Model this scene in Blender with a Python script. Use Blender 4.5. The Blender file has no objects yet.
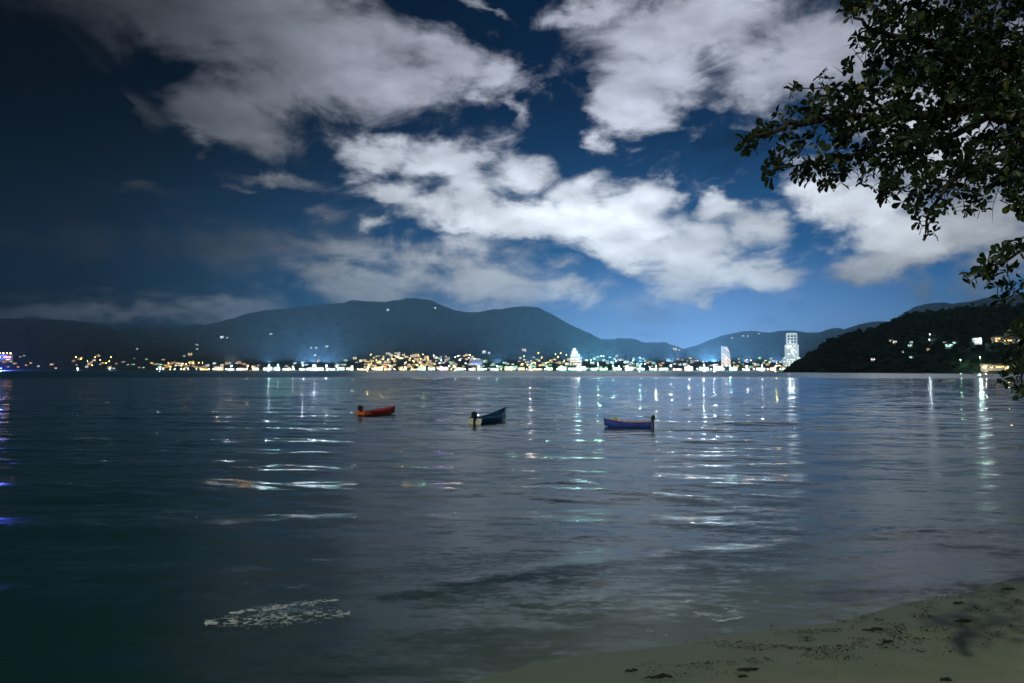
import bpy, bmesh, math, random
import numpy as np
from mathutils import Vector, Matrix, noise as mnoise
R = math.radians
sc = bpy.context.scene
col = sc.collection

# ------------------------------------------------------------------ camera, world, moonlight, exposure
CAM_Z = 5.0
PITCH = math.atan(28.0 / 740.0)
cd = bpy.data.cameras.new('camera'); cam = bpy.data.objects.new('camera', cd); col.objects.link(cam)
cd.sensor_width = 36.0; cd.lens = 26.0156; cd.clip_start = 0.1; cd.clip_end = 60000.0
cam.location = (0, 0, CAM_Z); cam.rotation_euler = (math.pi / 2 + PITCH, 0, 0)
sc.camera = cam
sc.view_settings.view_transform = 'Standard'; sc.view_settings.look = 'None'
sc.view_settings.exposure = 0.18; sc.view_settings.gamma = 1.0
sc.cycles.sample_clamp_indirect = 2.5
sc.cycles.sample_clamp_direct = 0
sc.cycles.max_bounces = 6; sc.cycles.volume_bounces = 0; sc.cycles.transparent_max_bounces = 12
sc.cycles.use_denoising = True
sc.cycles.use_light_tree = True

MOON_EL, MOON_AZ = R(40.0), R(205.0)       # where the light comes from (azimuth clockwise from +Y)


def ray(px, py):
    """the viewing direction of a place in the photograph as (X/Y, Z/Y)"""
    u = (px - 512.0) / 740.0; v = (341.5 - py) / 740.0
    d = math.cos(PITCH) - v * math.sin(PITCH)
    return u / d, (math.sin(PITCH) + v * math.cos(PITCH)) / d


def azel(px, py):
    x, z = ray(px, py)
    n = math.sqrt(1 + x * x + z * z)
    return math.atan2(x, 1.0), math.asin(z / n)


class NT:
    """small helper for building node trees"""
    def __init__(s, tree):
        s.t = tree; s.n = tree.nodes; s.l = tree.links

    def new(s, kind, **kw):
        nd = s.n.new(kind)
        for k, v in kw.items():
            setattr(nd, k, v)
        return nd

    def put(s, sock, val):
        if isinstance(val, bpy.types.NodeSocket):
            s.l.new(val, sock)
        elif val is not None:
            sock.default_value = val

    def math(s, op, a, b=None, c=None, clamp=False):
        nd = s.new('ShaderNodeMath', operation=op, use_clamp=clamp)
        s.put(nd.inputs[0], a)
        if b is not None: s.put(nd.inputs[1], b)
        if c is not None: s.put(nd.inputs[2], c)
        return nd.outputs[0]

    def vmath(s, op, a, b=None):
        nd = s.new('ShaderNodeVectorMath', operation=op)
        s.put(nd.inputs[0], a)
        if b is not None: s.put(nd.inputs[1], b)
        return nd.outputs['Value'] if op in ('LENGTH', 'DOT_PRODUCT') else nd.outputs[0]

    def noise(s, vec, scale, detail=4, rough=0.5, dist=0.0, col=False):
        nd = s.new('ShaderNodeTexNoise'); nd.inputs['Scale'].default_value = scale
        nd.inputs['Detail'].default_value = detail; nd.inputs['Roughness'].default_value = rough
        nd.inputs['Distortion'].default_value = dist
        s.put(nd.inputs['Vector'], vec)
        return nd.outputs['Color' if col else 'Fac']

    def smooth(s, v, lo, hi, a=0.0, b=1.0):
        nd = s.new('ShaderNodeMapRange', interpolation_type='SMOOTHSTEP')
        s.put(nd.inputs['Value'], v); s.put(nd.inputs['From Min'], lo); s.put(nd.inputs['From Max'], hi)
        s.put(nd.inputs['To Min'], a); s.put(nd.inputs['To Max'], b)
        return nd.outputs['Result']

    def mix(s, f, a, b, mode='MIX'):
        nd = s.new('ShaderNodeMix', data_type='RGBA', blend_type=mode)
        s.put(nd.inputs['Factor'], f); s.put(nd.inputs['A'], a); s.put(nd.inputs['B'], b)
        return [o for o in nd.outputs if o.type == 'RGBA'][0]

    def mapping(s, vec, loc=(0, 0, 0), rot=(0, 0, 0), scale=(1, 1, 1), kind='POINT'):
        nd = s.new('ShaderNodeMapping', vector_type=kind)
        s.put(nd.inputs['Vector'], vec)
        nd.inputs['Location'].default_value = loc; nd.inputs['Rotation'].default_value = rot
        nd.inputs['Scale'].default_value = scale
        return nd.outputs[0]


# put sockets by type for Mix RGBA (names repeat for the float version)
def _mix(self, f, a, b, mode='MIX'):
    nd = self.new('ShaderNodeMix', data_type='RGBA', blend_type=mode)
    self.put(nd.inputs[0], f); self.put(nd.inputs[6], a); self.put(nd.inputs[7], b)
    return nd.outputs[2]
NT.mix = _mix

# clouds of the night sky, by direction: (x, y, rx, ry, tilt deg, thickness, brightness)
CLOUDS = [
    # broad bank, upper left
    (160, 20, 140, 62, 8, .9, .32), (300, 45, 190, 95, 12, 1.1, .62), (215, 112, 80, 42, 20, .9, .45), (250, 78, 110, 50, 10, 1.0, .52),
    (420, 78, 120, 48, -8, 1.0, .85), (505, 78, 55, 34, 0, .85, .95), (330, -40, 260, 60, 0, 1.0, .5),
    (505, 14, 60, 12, 25, .7, .8), (208, 148, 20, 16, 0, .5, .5),
    (525, 112, 13, 34, -10, .5, .8), (560, 98, 22, 10, 30, .35, .6),
    # small faint ones, left
    (270, 181, 68, 16, 3, .55, .5), (146, 187, 28, 9, 0, .38, .35), (318, 216, 34, 12, -5, .35, .45),
    (235, 190, 24, 8, 0, .4, .5),
    # centre band
    (372, 158, 52, 34, 0, .95, 1.0), (430, 172, 75, 34, -6, 1.0, 1.0), (395, 195, 58, 15, 0, .7, .85),
    (470, 200, 80, 36, 20, 1.0, 1.02), (525, 180, 55, 40, 0, .9, 1.0), (520, 222, 130, 30, 3, 1.1, 1.06),
    (610, 218, 90, 44, 0, 1.15, 1.1), (655, 195, 46, 32, 0, 1.0, 1.08), (620, 250, 70, 20, 3, .9, .95),
    (575, 195, 50, 28, -20, .8, .95), (690, 250, 70, 42, 0, 1.0, .85), (738, 205, 34, 24, 0, .95, 1.0),
    (765, 232, 40, 30, 0, .8, .85), (740, 272, 76, 22, 4, .95, .75), (700, 285, 50, 10, 0, .5, .8),
    (378, 228, 22, 9, 0, .5, .9),
    # upper right bank
    (700, 20, 150, 62, 0, 1.1, .9), (590, 8, 70, 22, -20, .8, .9), (640, 88, 52, 56, 35, 1.05, .98),
    (618, 118, 34, 34, 40, .95, .96), (603, 142, 26, 18, 30, .8, .95), (800, 55, 90, 58, 0, 1.1, .85), (765, 80, 50, 30, 0, .9, .85),
    (680, 75, 48, 44, 0, .9, .95), (880, 40, 120, 60, 0, .9, .8),
    # right bank behind the branches
    (845, 205, 88, 46, 8, 1.15, 1.1), (905, 240, 110, 48, 6, 1.15, .85), (985, 225, 100, 70, 0, 1.1, .62),
    (880, 276, 76, 24, 0, .95, .6), (970, 290, 90, 26, 0, .7, .35), (812, 190, 44, 40, 0, .9, 1.1), (940, 130, 120, 80, 0, 1.0, .9), (860, 100, 40, 40, 0, .8, .9), (1010, 60, 80, 90, 0, .9, .75),
    # low thin veils over the mountains
    (345, 256, 62, 18, 6, .5, .5), (440, 262, 74, 26, 0, .72, .78), (470, 290, 130, 32, 3, .85, .78), (350, 285, 90, 24, 0, .6, .6),
    (580, 290, 50, 26, 0, .7, .85), (560, 268, 34, 16, 0, .6, .8), (512, 262, 40, 20, 0, .4, .6),
    (105, 306, 250, 18, -3, .7, .5), (40, 288, 120, 10, 0, .4, .25), (230, 250, 120, 30, 0, .33, .22),
    (60, 240, 90, 20, 0, .28, .16), (400, 300, 160, 30, 0, .45, .4),
]


def build_world():
    w = bpy.data.worlds.new('World'); sc.world = w; w.use_nodes = True
    N = NT(w.node_tree); N.n.clear()
    out = N.new('ShaderNodeOutputWorld'); bg = N.new('ShaderNodeBackground')
    N.l.new(bg.outputs[0], out.inputs[0])
    tc = N.new('ShaderNodeTexCoord'); d = tc.outputs['Generated']
    sky = N.new('ShaderNodeTexSky', sky_type='NISHITA'); sky.sun_disc = False
    sky.sun_elevation = MOON_EL; sky.sun_rotation = MOON_AZ
    sky.altitude = 5; sky.air_density = 1.0; sky.dust_density = 0.4; sky.ozone_density = 3.0
    sep = N.new('ShaderNodeSeparateXYZ'); N.l.new(d, sep.inputs[0])
    az = N.math('ARCTAN2', sep.outputs[0], sep.outputs[1]); el = N.math('ARCSINE', sep.outputs[2])
    cmb = N.new('ShaderNodeCombineXYZ'); N.put(cmb.inputs[0], az); N.put(cmb.inputs[1], el)
    q = cmb.outputs[0]
    flat = N.mapping(d, scale=(1, 1, 1.9))
    # ragged edges: push the directions about before reading the cloud shapes
    w1 = N.vmath('SUBTRACT', N.noise(flat, 5.0, 3, .55, col=True), (0.5, 0.5, 0.5))
    w2 = N.vmath('SUBTRACT', N.noise(flat, 17.0, 4, .6, col=True), (0.5, 0.5, 0.5))
    qw = N.vmath('ADD', q, N.vmath('MULTIPLY', w1, (0.15, 0.09, 0.0)))
    qw = N.vmath('ADD', qw, N.vmath('MULTIPLY', w2, (0.06, 0.045, 0.0)))
    w3 = N.vmath('SUBTRACT', N.noise(flat, 48.0, 3, .6, col=True), (0.5, 0.5, 0.5))
    qw = N.vmath('ADD', qw, N.vmath('MULTIPLY', w3, (0.022, 0.018, 0.0)))
    acc = None; bw = None; bs = None
    for (x, y, rx, ry, tilt, wt, br) in CLOUDS:
        a0, e0 = azel(x, y)
        a1 = azel(x + rx, y)[0] - a0; e1 = azel(x, y - ry)[1] - e0
        m = N.mapping(qw, loc=(a0, e0, 0), rot=(0, 0, -R(tilt)), scale=(abs(a1), abs(e1), 1), kind='TEXTURE')
        g = N.math('MULTIPLY_ADD', N.vmath('LENGTH', m), -wt, wt)
        acc = g if acc is None else N.math('SMOOTH_MAX', acc, g, 0.24)
        ww = N.math('MAXIMUM', N.math('ADD', g, 0.40), 0.0); ww = N.math('MULTIPLY', ww, ww)
        bw = ww if bw is None else N.math('ADD', bw, ww)
        t = N.math('MULTIPLY', ww, br)
        bs = t if bs is None else N.math('ADD', bs, t)
    bright = N.math('DIVIDE', bs, N.math('ADD', bw, 0.0004))
    # clouds on the rest of the dome, away from the bay
    far = N.smooth(N.math('ABSOLUTE', az), R(36), R(44))
    up = N.smooth(el, R(29), R(36))
    out_m = N.math('MAXIMUM', far, up)
    outn = N.math('MULTIPLY_ADD', N.noise(flat, 2.2, 3, .5), 1.6, -0.62)
    acc = N.math('MAXIMUM', acc, N.math('MULTIPLY', N.math('MULTIPLY', outn, out_m), 1.0))
    dim = N.smooth(sep.outputs[0], -0.75, 0.15, 0.10, 0.50)
    bright = N.math('ADD', N.math('MULTIPLY', bright, N.math('SUBTRACT', 1.0, out_m)), N.math('MULTIPLY', dim, out_m))
    f1 = N.noise(flat, 8.0, 10, .62, 0.5)
    s1 = N.noise(flat, 11.0, 4, .5, 0.3)
    f2 = N.noise(N.vmath('ADD', flat, (0.010, -0.004, 0.026)), 11.0, 4, .5, 0.3)
    dens = N.math('ADD', acc, N.math('MULTIPLY_ADD', f1, 1.85, -0.99))
    fac = N.smooth(dens, -0.06, 0.58)
    fac = N.math('MULTIPLY', fac, N.smooth(acc, -0.25, 0.10))
    # relief of the cloud bodies
    rel = N.math('MULTIPLY_ADD', N.math('SUBTRACT', s1, f2), 1.1, 1.0)
    thick = N.smooth(dens, 0.1, 1.1, 0.86, 1.10)
    big = N.math('MULTIPLY_ADD', N.noise(flat, 4.5, 3, .5), 0.8, 0.66)
    lum = N.math('MULTIPLY', N.math('MULTIPLY', N.math('POWER', bright, 1.6), rel), N.math('MULTIPLY', thick, big))
    lum = N.math('MULTIPLY', N.math('MAXIMUM', lum, 0.0), N.smooth(az, R(-35), R(-8), 0.25, 1.0))
    ccol = N.mix(N.smooth(el, R(9), R(22)), (0.56, 0.60, 0.65, 1), (0.43, 0.46, 0.56, 1))
    ccol = N.mix(N.smooth(el, R(3), R(8)), (0.38, 0.48, 0.62, 1), ccol)
    ccol = N.vmath('SCALE', ccol, None); sc_n = ccol.node; N.put(sc_n.inputs['Scale'], lum)
    # clear night air between them
    base = N.vmath('MULTIPLY', sky.outputs[0], (0.0013, 0.0078, 0.0158))
    azf = N.smooth(az, R(-32), R(8), 0.03, 1.0)
    elf = N.smooth(el, R(2), R(24), 1.7, 0.62)
    azb = N.smooth(N.math('ABSOLUTE', az), R(60), R(120), 1.0, 0.35)
    k = N.math('MULTIPLY', N.math('MULTIPLY', azf, elf), azb)
    base = N.vmath('SCALE', base, None); N.put(base.node.inputs['Scale'], k)
    a0, e0 = azel(700, 372)
    gl = N.vmath('LENGTH', N.mapping(q, loc=(a0, e0, 0), scale=(0.52, 0.165, 1), kind='TEXTURE'))
    gl = N.smooth(gl, 1.1, 0.0)
    glc = N.vmath('SCALE', (0.165, 0.215, 0.43), None); N.put(glc.node.inputs['Scale'], N.math('MULTIPLY', gl, 0.95))
    skyc = N.vmath('ADD', base, glc)
    # under the horizon: nothing shines from the ground
    final = N.mix(fac, skyc, sc_n.outputs[0])
    low = N.smooth(el, R(-3), R(-0.5))
    final = N.vmath('SCALE', final, None); N.put(final.node.inputs['Scale'], low)
    N.l.new(final, bg.inputs[0]); bg.inputs[1].default_value = SKY_STRENGTH
    w.cycles.sampling_method = 'MANUAL'; w.cycles.sample_map_resolution = 512


SKY_STRENGTH = 1.0
build_world()

ld = bpy.data.lights.new('moonlight', 'SUN'); moon = bpy.data.objects.new('moonlight', ld); col.objects.link(moon)
ld.energy = 0.78; ld.angle = R(1.5); ld.color = (0.97, 1.0, 0.80)
_dir = Vector((math.sin(MOON_AZ) * math.cos(MOON_EL), math.cos(MOON_AZ) * math.cos(MOON_EL), math.sin(MOON_EL)))
moon.rotation_euler = _dir.to_track_quat('Z', 'Y').to_euler()


# ------------------------------------------------------------------ helpers
def tag(o, label=None, cat=None, group=None, kind=None):
    if label: o['label'] = label
    if cat: o['category'] = cat
    if group: o['group'] = group
    if kind: o['kind'] = kind
    return o


def empty(name, loc=(0, 0, 0), rz=0.0, sc_=1.0):
    o = bpy.data.objects.new(name, None); col.objects.link(o)
    o.location = loc; o.rotation_euler = (0, 0, rz); o.scale = (sc_,) * 3
    o.empty_display_size = 0.5
    return o


class MB:
    """collects geometry for one mesh"""
    def __init__(s):
        s.v = []; s.f = []; s.m = []; s.smooth = []

    def add(s, vs, fs, mi=0, sm=False):
        b = len(s.v); s.v += [tuple(v) for v in vs]
        for f in fs:
            s.f.append(tuple(i + b for i in f)); s.m.append(mi); s.smooth.append(sm)

    def box(s, c, d, mi=0, rz=0.0, taper=1.0):
        x, y, z = c; a, b, h = d[0] / 2, d[1] / 2, d[2] / 2
        ca, sa = math.cos(rz), math.sin(rz); vs = []
        for dz, t in ((-h, 1.0), (h, taper)):
            for sx, sy in ((-1, -1), (1, -1), (1, 1), (-1, 1)):
                px, py = sx * a * t, sy * b * t
                vs.append((x + px * ca - py * sa, y + px * sa + py * ca, z + dz))
        s.add(vs, [(0, 3, 2, 1), (4, 5, 6, 7), (0, 1, 5, 4), (1, 2, 6, 5), (2, 3, 7, 6), (3, 0, 4, 7)], mi)

    def quad(s, a, b, c, d, mi=0):
        s.add([a, b, c, d], [(0, 1, 2, 3)], mi)

    def tube(s, pts, rad, n=8, mi=0, cap=True):
        pts = [Vector(p) for p in pts]; vs = []; fs = []
        if not hasattr(rad, '__len__'): rad = [rad] * len(pts)
        up = Vector((0.13, 0.21, 1)).normalized()
        for i, p in enumerate(pts):
            t = (pts[min(i + 1, len(pts) - 1)] - pts[max(i - 1, 0)])
            t = t.normalized() if t.length > 1e-9 else Vector((0, 0, 1))
            a = t.cross(up)
            if a.length < 1e-3: a = t.cross(Vector((1, 0, 0)))
            a.normalize(); b = t.cross(a)
            for k in range(n):
                q = 2 * math.pi * k / n
                vs.append(p + (a * math.cos(q) + b * math.sin(q)) * rad[i])
        for i in range(len(pts) - 1):
            for k in range(n):
                k2 = (k + 1) % n
                fs.append((i * n + k, i * n + k2, (i + 1) * n + k2, (i + 1) * n + k))
        if cap:
            fs.append(tuple(range(n - 1, -1, -1))); fs.append(tuple((len(pts) - 1) * n + k for k in range(n)))
        s.add(vs, fs, mi, True)

    def ball(s, c, r, seed=0, rough=0.3, squash=0.8, sub=2, mi=0):
        bm = bmesh.new(); bmesh.ops.create_icosphere(bm, subdivisions=sub, radius=1.0)
        vs = []
        for v in bm.verts:
            n = v.co.normalized()
            k = 1 + rough * mnoise.noise(n * 1.7 + Vector((seed, seed * .7, 3))) + rough * .6 * mnoise.noise(n * 4.5 + Vector((seed, 1, 0)))
            vs.append((c[0] + n.x * r * k, c[1] + n.y * r * k, c[2] + n.z * r * k * squash))
        fs = [tuple(v.index for v in f.verts) for f in bm.faces]
        bm.free(); s.add(vs, fs, mi, False)

    def mesh(s, name, mats):
        me = bpy.data.meshes.new(name); me.from_pydata(s.v, [], s.f)
        for m in (mats if isinstance(mats, (list, tuple)) else [mats]): me.materials.append(m)
        if s.f:
            me.polygons.foreach_set('material_index', s.m)
            me.polygons.foreach_set('use_smooth', s.smooth)
        me.update(); return me

    def build(s, name, mats, parent=None):
        return link(name, s.mesh(name, mats), parent)


def link(name, me, parent=None):
    o = bpy.data.objects.new(name, me); col.objects.link(o)
    if parent is not None: o.parent = parent
    return o


def copy_tree(o, parent=None):
    c = o.copy(); col.objects.link(c)
    if parent is not None: c.parent = parent
    for ch in list(o.children): copy_tree(ch, c)
    return c


def grid_mesh(name, P, mat, smooth=True):
    """P: (rows, cols, 3) array"""
    nr, nc = P.shape[:2]
    me = bpy.data.meshes.new(name)
    idx = np.arange(nr * nc).reshape(nr, nc)
    F = np.stack([idx[:-1, :-1], idx[:-1, 1:], idx[1:, 1:], idx[1:, :-1]], -1).reshape(-1, 4)
    me.vertices.add(nr * nc); me.vertices.foreach_set('co', P.astype(np.float32).ravel())
    me.loops.add(F.size); me.loops.foreach_set('vertex_index', F.astype(np.int32).ravel())
    me.polygons.add(len(F)); me.polygons.foreach_set('loop_start', (np.arange(len(F)) * 4).astype(np.int32))
    me.polygons.foreach_set('loop_total', np.full(len(F), 4, np.int32))
    me.update(calc_edges=True); me.validate()
    me.polygons.foreach_set('use_smooth', np.full(len(me.polygons), smooth))
    me.materials.append(mat); me.update()
    return me


_rng = np.random.RandomState(7)
_G = _rng.rand(256, 256)


def vnoise(x, y):
    xi = np.floor(x).astype(int); yi = np.floor(y).astype(int); fx = x - xi; fy = y - yi
    fx = fx * fx * (3 - 2 * fx); fy = fy * fy * (3 - 2 * fy)
    g = lambda i, j: _G[i % 256, j % 256]
    return (g(xi, yi) * (1 - fx) + g(xi + 1, yi) * fx) * (1 - fy) + (g(xi, yi + 1) * (1 - fx) + g(xi + 1, yi + 1) * fx) * fy


def fbm(x, y, o=5, g=0.5):
    s = 0; a = 1; t = 0
    for i in range(o):
        s = s + a * vnoise(x * 2 ** i + 17.3 * i, y * 2 ** i + 9.1 * i); t += a; a *= g
    return s / t


# ------------------------------------------------------------------ materials
def principled(name, color, rough=0.7, metal=0.0, vary=0.0, scale=5.0, bump=0.0, **kw):
    m = bpy.data.materials.new(name); m.use_nodes = True
    N = NT(m.node_tree); b = N.n['Principled BSDF']
    c = tuple(color) + (1,)
    b.inputs['Base Color'].default_value = c; b.inputs['Roughness'].default_value = rough
    b.inputs['Metallic'].default_value = metal
    for k, v in kw.items(): b.inputs[k.replace('_', ' ')].default_value = v
    if vary or bump:
        tc = N.new('ShaderNodeTexCoord'); nz = N.noise(tc.outputs['Object'], scale, 5, .6)
        if vary:
            N.l.new(N.mix(N.smooth(nz, .3, .7), tuple(x * (1 - vary) for x in color) + (1,), tuple(min(1, x * (1 + vary)) for x in color) + (1,)), b.inputs['Base Color'])
        if bump:
            bp = N.new('ShaderNodeBump'); bp.inputs['Strength'].default_value = bump
            N.l.new(nz, bp.inputs['Height']); N.l.new(bp.outputs[0], b.inputs['Normal'])
    return m


def emitter(name, color, strength):
    m = bpy.data.materials.new(name); m.use_nodes = True
    b = m.node_tree.nodes['Principled BSDF']
    b.inputs['Base Color'].default_value = (.02, .02, .02, 1)
    b.inputs['Emission Color'].default_value = tuple(color) + (1,)
    b.inputs['Emission Strength'].default_value = strength
    m.cycles.emission_sampling = 'NONE'
    return m


def sand_material():
    m = bpy.data.materials.new('beach_sand'); m.use_nodes = True
    N = NT(m.node_tree); b = N.n['Principled BSDF']
    geo = N.new('ShaderNodeNewGeometry'); p = geo.outputs['Position']
    sx = N.new('ShaderNodeSeparateXYZ'); N.l.new(p, sx.inputs[0])
    wob = N.noise(p, 0.35, 3, .5)
    z = N.math('ADD', sx.outputs[2], N.math('MULTIPLY_ADD', wob, .16, -.08))
    wet = N.smooth(z, 0.36, -0.04)
    big = N.noise(p, 0.55, 4, .6); fine = N.noise(p, 22, 5, .75); mid = N.noise(p, 7, 5, .6)
    c = N.mix(N.smooth(big, .35, .68), (.46, .53, .38, 1), (.70, .71, .50, 1))
    c = N.mix(N.math('MULTIPLY', mid, .5), c, (.26, .28, .21, 1))
    c = N.mix(N.smooth(fine, .56, .70, 0, .6), c, (.09, .09, .07, 1))
    c = N.mix(N.math('MULTIPLY', wet, .93), c, (.17, .21, .145, 1))
    N.l.new(c, b.inputs['Base Color'])
    N.l.new(N.smooth(wet, .3, 1, .95, .45), b.inputs['Roughness'])
    b.inputs['IOR'].default_value = 1.33; b.inputs['Specular IOR Level'].default_value = .18
    bp = N.new('ShaderNodeBump'); bp.inputs['Strength'].default_value = .9; bp.inputs['Distance'].default_value = .02
    h = N.math('ADD', N.math('MULTIPLY', mid, .9), N.math('MULTIPLY', fine, .25))
    h = N.math('MULTIPLY', h, N.smooth(wet, 0, 1, 1, .12))
    N.l.new(h, bp.inputs['Height']); N.l.new(bp.outputs[0], b.inputs['Normal'])
    return m


def water_material():
    m = bpy.data.materials.new('sea_water'); m.use_nodes = True
    N = NT(m.node_tree); b = N.n['Principled BSDF']
    sh_ = N.new('ShaderNodeAttribute', attribute_name='shallow').outputs['Fac']
    N.l.new(N.mix(N.smooth(sh_, 0, .95), (.014, .058, .066, 1), (.155, .195, .14, 1)), b.inputs['Base Color'])
    b.inputs['Roughness'].default_value = .07; b.inputs['IOR'].default_value = 1.33
    geo = N.new('ShaderNodeNewGeometry'); p = geo.outputs['Position']
    grp = N.noise(N.mapping(p, rot=(0, 0, R(4)), scale=(.16, 1, 1)), 0.05, 4, .62)
    gr2 = N.noise(N.mapping(p, rot=(0, 0, R(5)), scale=(.10, 1, 1)), 0.30, 3, .6)
    att = N.new('ShaderNodeAttribute', attribute_name='calm')
    g = N.math('MULTIPLY', N.smooth(grp, .36, .62, .55, 1.15), N.smooth(gr2, .30, .66, .55, 1.15))
    g = N.math('MULTIPLY', g, N.smooth(att.outputs['Fac'], 0, 1, 1.0, .8))
    g = N.math('MULTIPLY', g, N.smooth(N.vmath('LENGTH', p), 70, 320, 1.0, .85))
    N.l.new(N.smooth(N.vmath('LENGTH', p), 18, 110, .23, .10), b.inputs['Roughness'])
    b.inputs['Specular Tint'].default_value = (.68, .95, 1.0, 1)
    # the slope of the wind waves is read straight from the noise, so that it stays right far out
    def slope(scale, stretch, rot, amp, det=3):
        c = N.noise(N.mapping(p, rot=(0, 0, R(rot)), scale=(stretch, 1, 1)), scale, det, .6, .2, col=True)
        return N.vmath('MULTIPLY', N.vmath('SUBTRACT', c, (.5, .5, .5)), (amp * .40, amp, 0))
    sl = N.vmath('ADD', slope(.50, .28, 8, .36), slope(2.1, .34, -7, .42))
    sl = N.vmath('ADD', sl, slope(8.0, .5, 3, .30, 2))
    sl = N.vmath('SCALE', sl, None); N.put(sl.node.inputs['Scale'], g)
    # far out only the wave faces that look towards the beach are seen
    dst = N.vmath('LENGTH', p)
    N.put(sl.node.inputs['Scale'], g)
    tilt = N.new('ShaderNodeCombineXYZ'); N.put(tilt.inputs[1], N.smooth(dst, 380, 600, 0.0, -0.13))
    sl = N.vmath('ADD', sl, tilt.outputs[0])
    nn = N.vmath('NORMALIZE', N.vmath('ADD', geo.outputs['Normal'], sl))
    N.l.new(nn, b.inputs['Normal'])
    return m


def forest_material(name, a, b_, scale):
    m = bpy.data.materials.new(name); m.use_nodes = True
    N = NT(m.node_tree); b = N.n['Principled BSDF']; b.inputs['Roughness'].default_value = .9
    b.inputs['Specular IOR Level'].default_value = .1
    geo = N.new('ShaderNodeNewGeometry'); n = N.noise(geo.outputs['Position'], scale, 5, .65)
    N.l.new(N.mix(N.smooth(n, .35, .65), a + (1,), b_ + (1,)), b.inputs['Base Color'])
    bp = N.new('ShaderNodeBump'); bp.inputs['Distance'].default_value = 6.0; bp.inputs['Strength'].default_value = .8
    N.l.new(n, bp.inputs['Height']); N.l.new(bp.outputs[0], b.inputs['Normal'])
    return m


def leaf_material():
    m = bpy.data.materials.new('broad_leaf'); m.use_nodes = True
    N = NT(m.node_tree); b = N.n['Principled BSDF']
    geo = N.new('ShaderNodeNewGeometry')
    n = N.noise(geo.outputs['Position'], 1.6, 2, .5)
    rnd = geo.outputs['Random Per Island']
    c = N.mix(rnd, (.014, .036, .012, 1), (.034, .066, .020, 1))
    c = N.mix(N.smooth(rnd, .93, .97), c, (.15, .15, .03, 1))
    c = N.mix(N.smooth(n, .4, .7, 0, .6), c, (.028, .055, .026, 1))
    N.l.new(c, b.inputs['Base Color']); b.inputs['Roughness'].default_value = .42
    tr = N.new('ShaderNodeBsdfTranslucent'); N.l.new(c, tr.inputs[0])
    mx = N.new('ShaderNodeMixShader'); mx.inputs[0].default_value = .10
    out = N.n['Material Output']
    N.l.new(b.outputs[0], mx.inputs[1]); N.l.new(tr.outputs[0], mx.inputs[2]); N.l.new(mx.outputs[0], out.inputs[0])
    return m


M = dict(
    sand=sand_material(), water=water_material(), leaf=leaf_material(),
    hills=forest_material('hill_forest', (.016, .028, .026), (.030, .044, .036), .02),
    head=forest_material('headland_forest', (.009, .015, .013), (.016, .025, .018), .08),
    crown=forest_material('crown_leaves', (.022, .034, .022), (.045, .06, .034), .25),
    wood=forest_material('woodland_leaves', (.007, .013, .011), (.014, .022, .016), .12),
    bark=principled('bark', (.05, .04, .032), .9, vary=.4, scale=9, bump=.6),
    concrete=principled('pale_concrete', (.55, .54, .50), .8, vary=.15, scale=.3),
    plaster=principled('cream_plaster', (.60, .54, .42), .8, vary=.15, scale=.3),
    whitewall=principled('white_render', (.48, .49, .48), .7, vary=.08, scale=.3),
    roof=principled('clay_roof', (.28, .11, .07), .8, vary=.3, scale=.8),
    darkroof=principled('slate_roof', (.10, .11, .12), .7, vary=.2, scale=.8),
    metal=principled('galvanised_steel', (.35, .36, .37), .4, 1.0, vary=.1),
    black=principled('black_plastic', (.02, .022, .025), .35, vary=.3),
    orange=principled('orange_paint', (.95, .22, .06), .4, vary=.18, scale=3),
    redp=principled('dark_red_paint', (.75, .06, .05), .4, vary=.22, scale=3),
    navy=principled('dark_blue_paint', (.04, .15, .32), .4, vary=.22, scale=3),
    blue=principled('royal_blue_paint', (.08, .13, .62), .35, vary=.2, scale=2.5),
    cream=principled('cream_paint', (.98, .92, .78), .45, vary=.12, scale=3),
    pinkwood=principled('pink_grey_wood', (.80, .58, .58), .6, vary=.2, scale=4),
    white=principled('white_gelcoat', (.8, .8, .8), .3, vary=.06),
    yellow=principled('yellow_cloth', (.75, .70, .10), .7, vary=.15),
    weed=principled('dark_seaweed', (.022, .026, .014), .6, vary=.4, scale=20),
    shell=principled('shell_fragments', (.55, .53, .45), .5, vary=.3, scale=30),
    foam=principled('sea_foam', (.86, .95, 1.0), .55, vary=.1, scale=6),
)
LIGHTC = dict(warm=(1.0, .48, .13), gold=(1.0, .68, .19), white=(1.0, .92, .78), cool=(.72, .90, 1.0), green=(.40, 1.0, .55),
              teal=(.45, 1.0, .92), pink=(1.0, .38, .36), blue=(.07, .11, 1.0), violet=(.55, .30, 1.0))
COLWORD = dict(warm='amber', gold='golden', white='warm white', cool='cold white', green='green', teal='turquoise', pink='pink', blue='blue', violet='violet')
for k, c in LIGHTC.items():
    M['win_' + k] = emitter(k + '_lit_window', c, 2.9)
    M['lamp_' + k] = emitter(k + '_lamp_glass', c, 60.0)
    M['mast_' + k] = emitter(k + '_mast_glass', c, 260.0)
    M['shop_' + k] = emitter(k + '_shopfront', c, 3.0)
M['glass'] = principled('dark_window_glass', (.02, .03, .04), .1)


# ------------------------------------------------------------------ sea bed and beach, sea
def shore_y(x):
    """distance of the waterline in front of the camera"""
    x = np.asarray(x, float)
    return 12.35 + 0.44 * x + 0.20 * np.sin(x * 0.55 + 1.0) + 0.10 * np.sin(x * 1.7)


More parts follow.
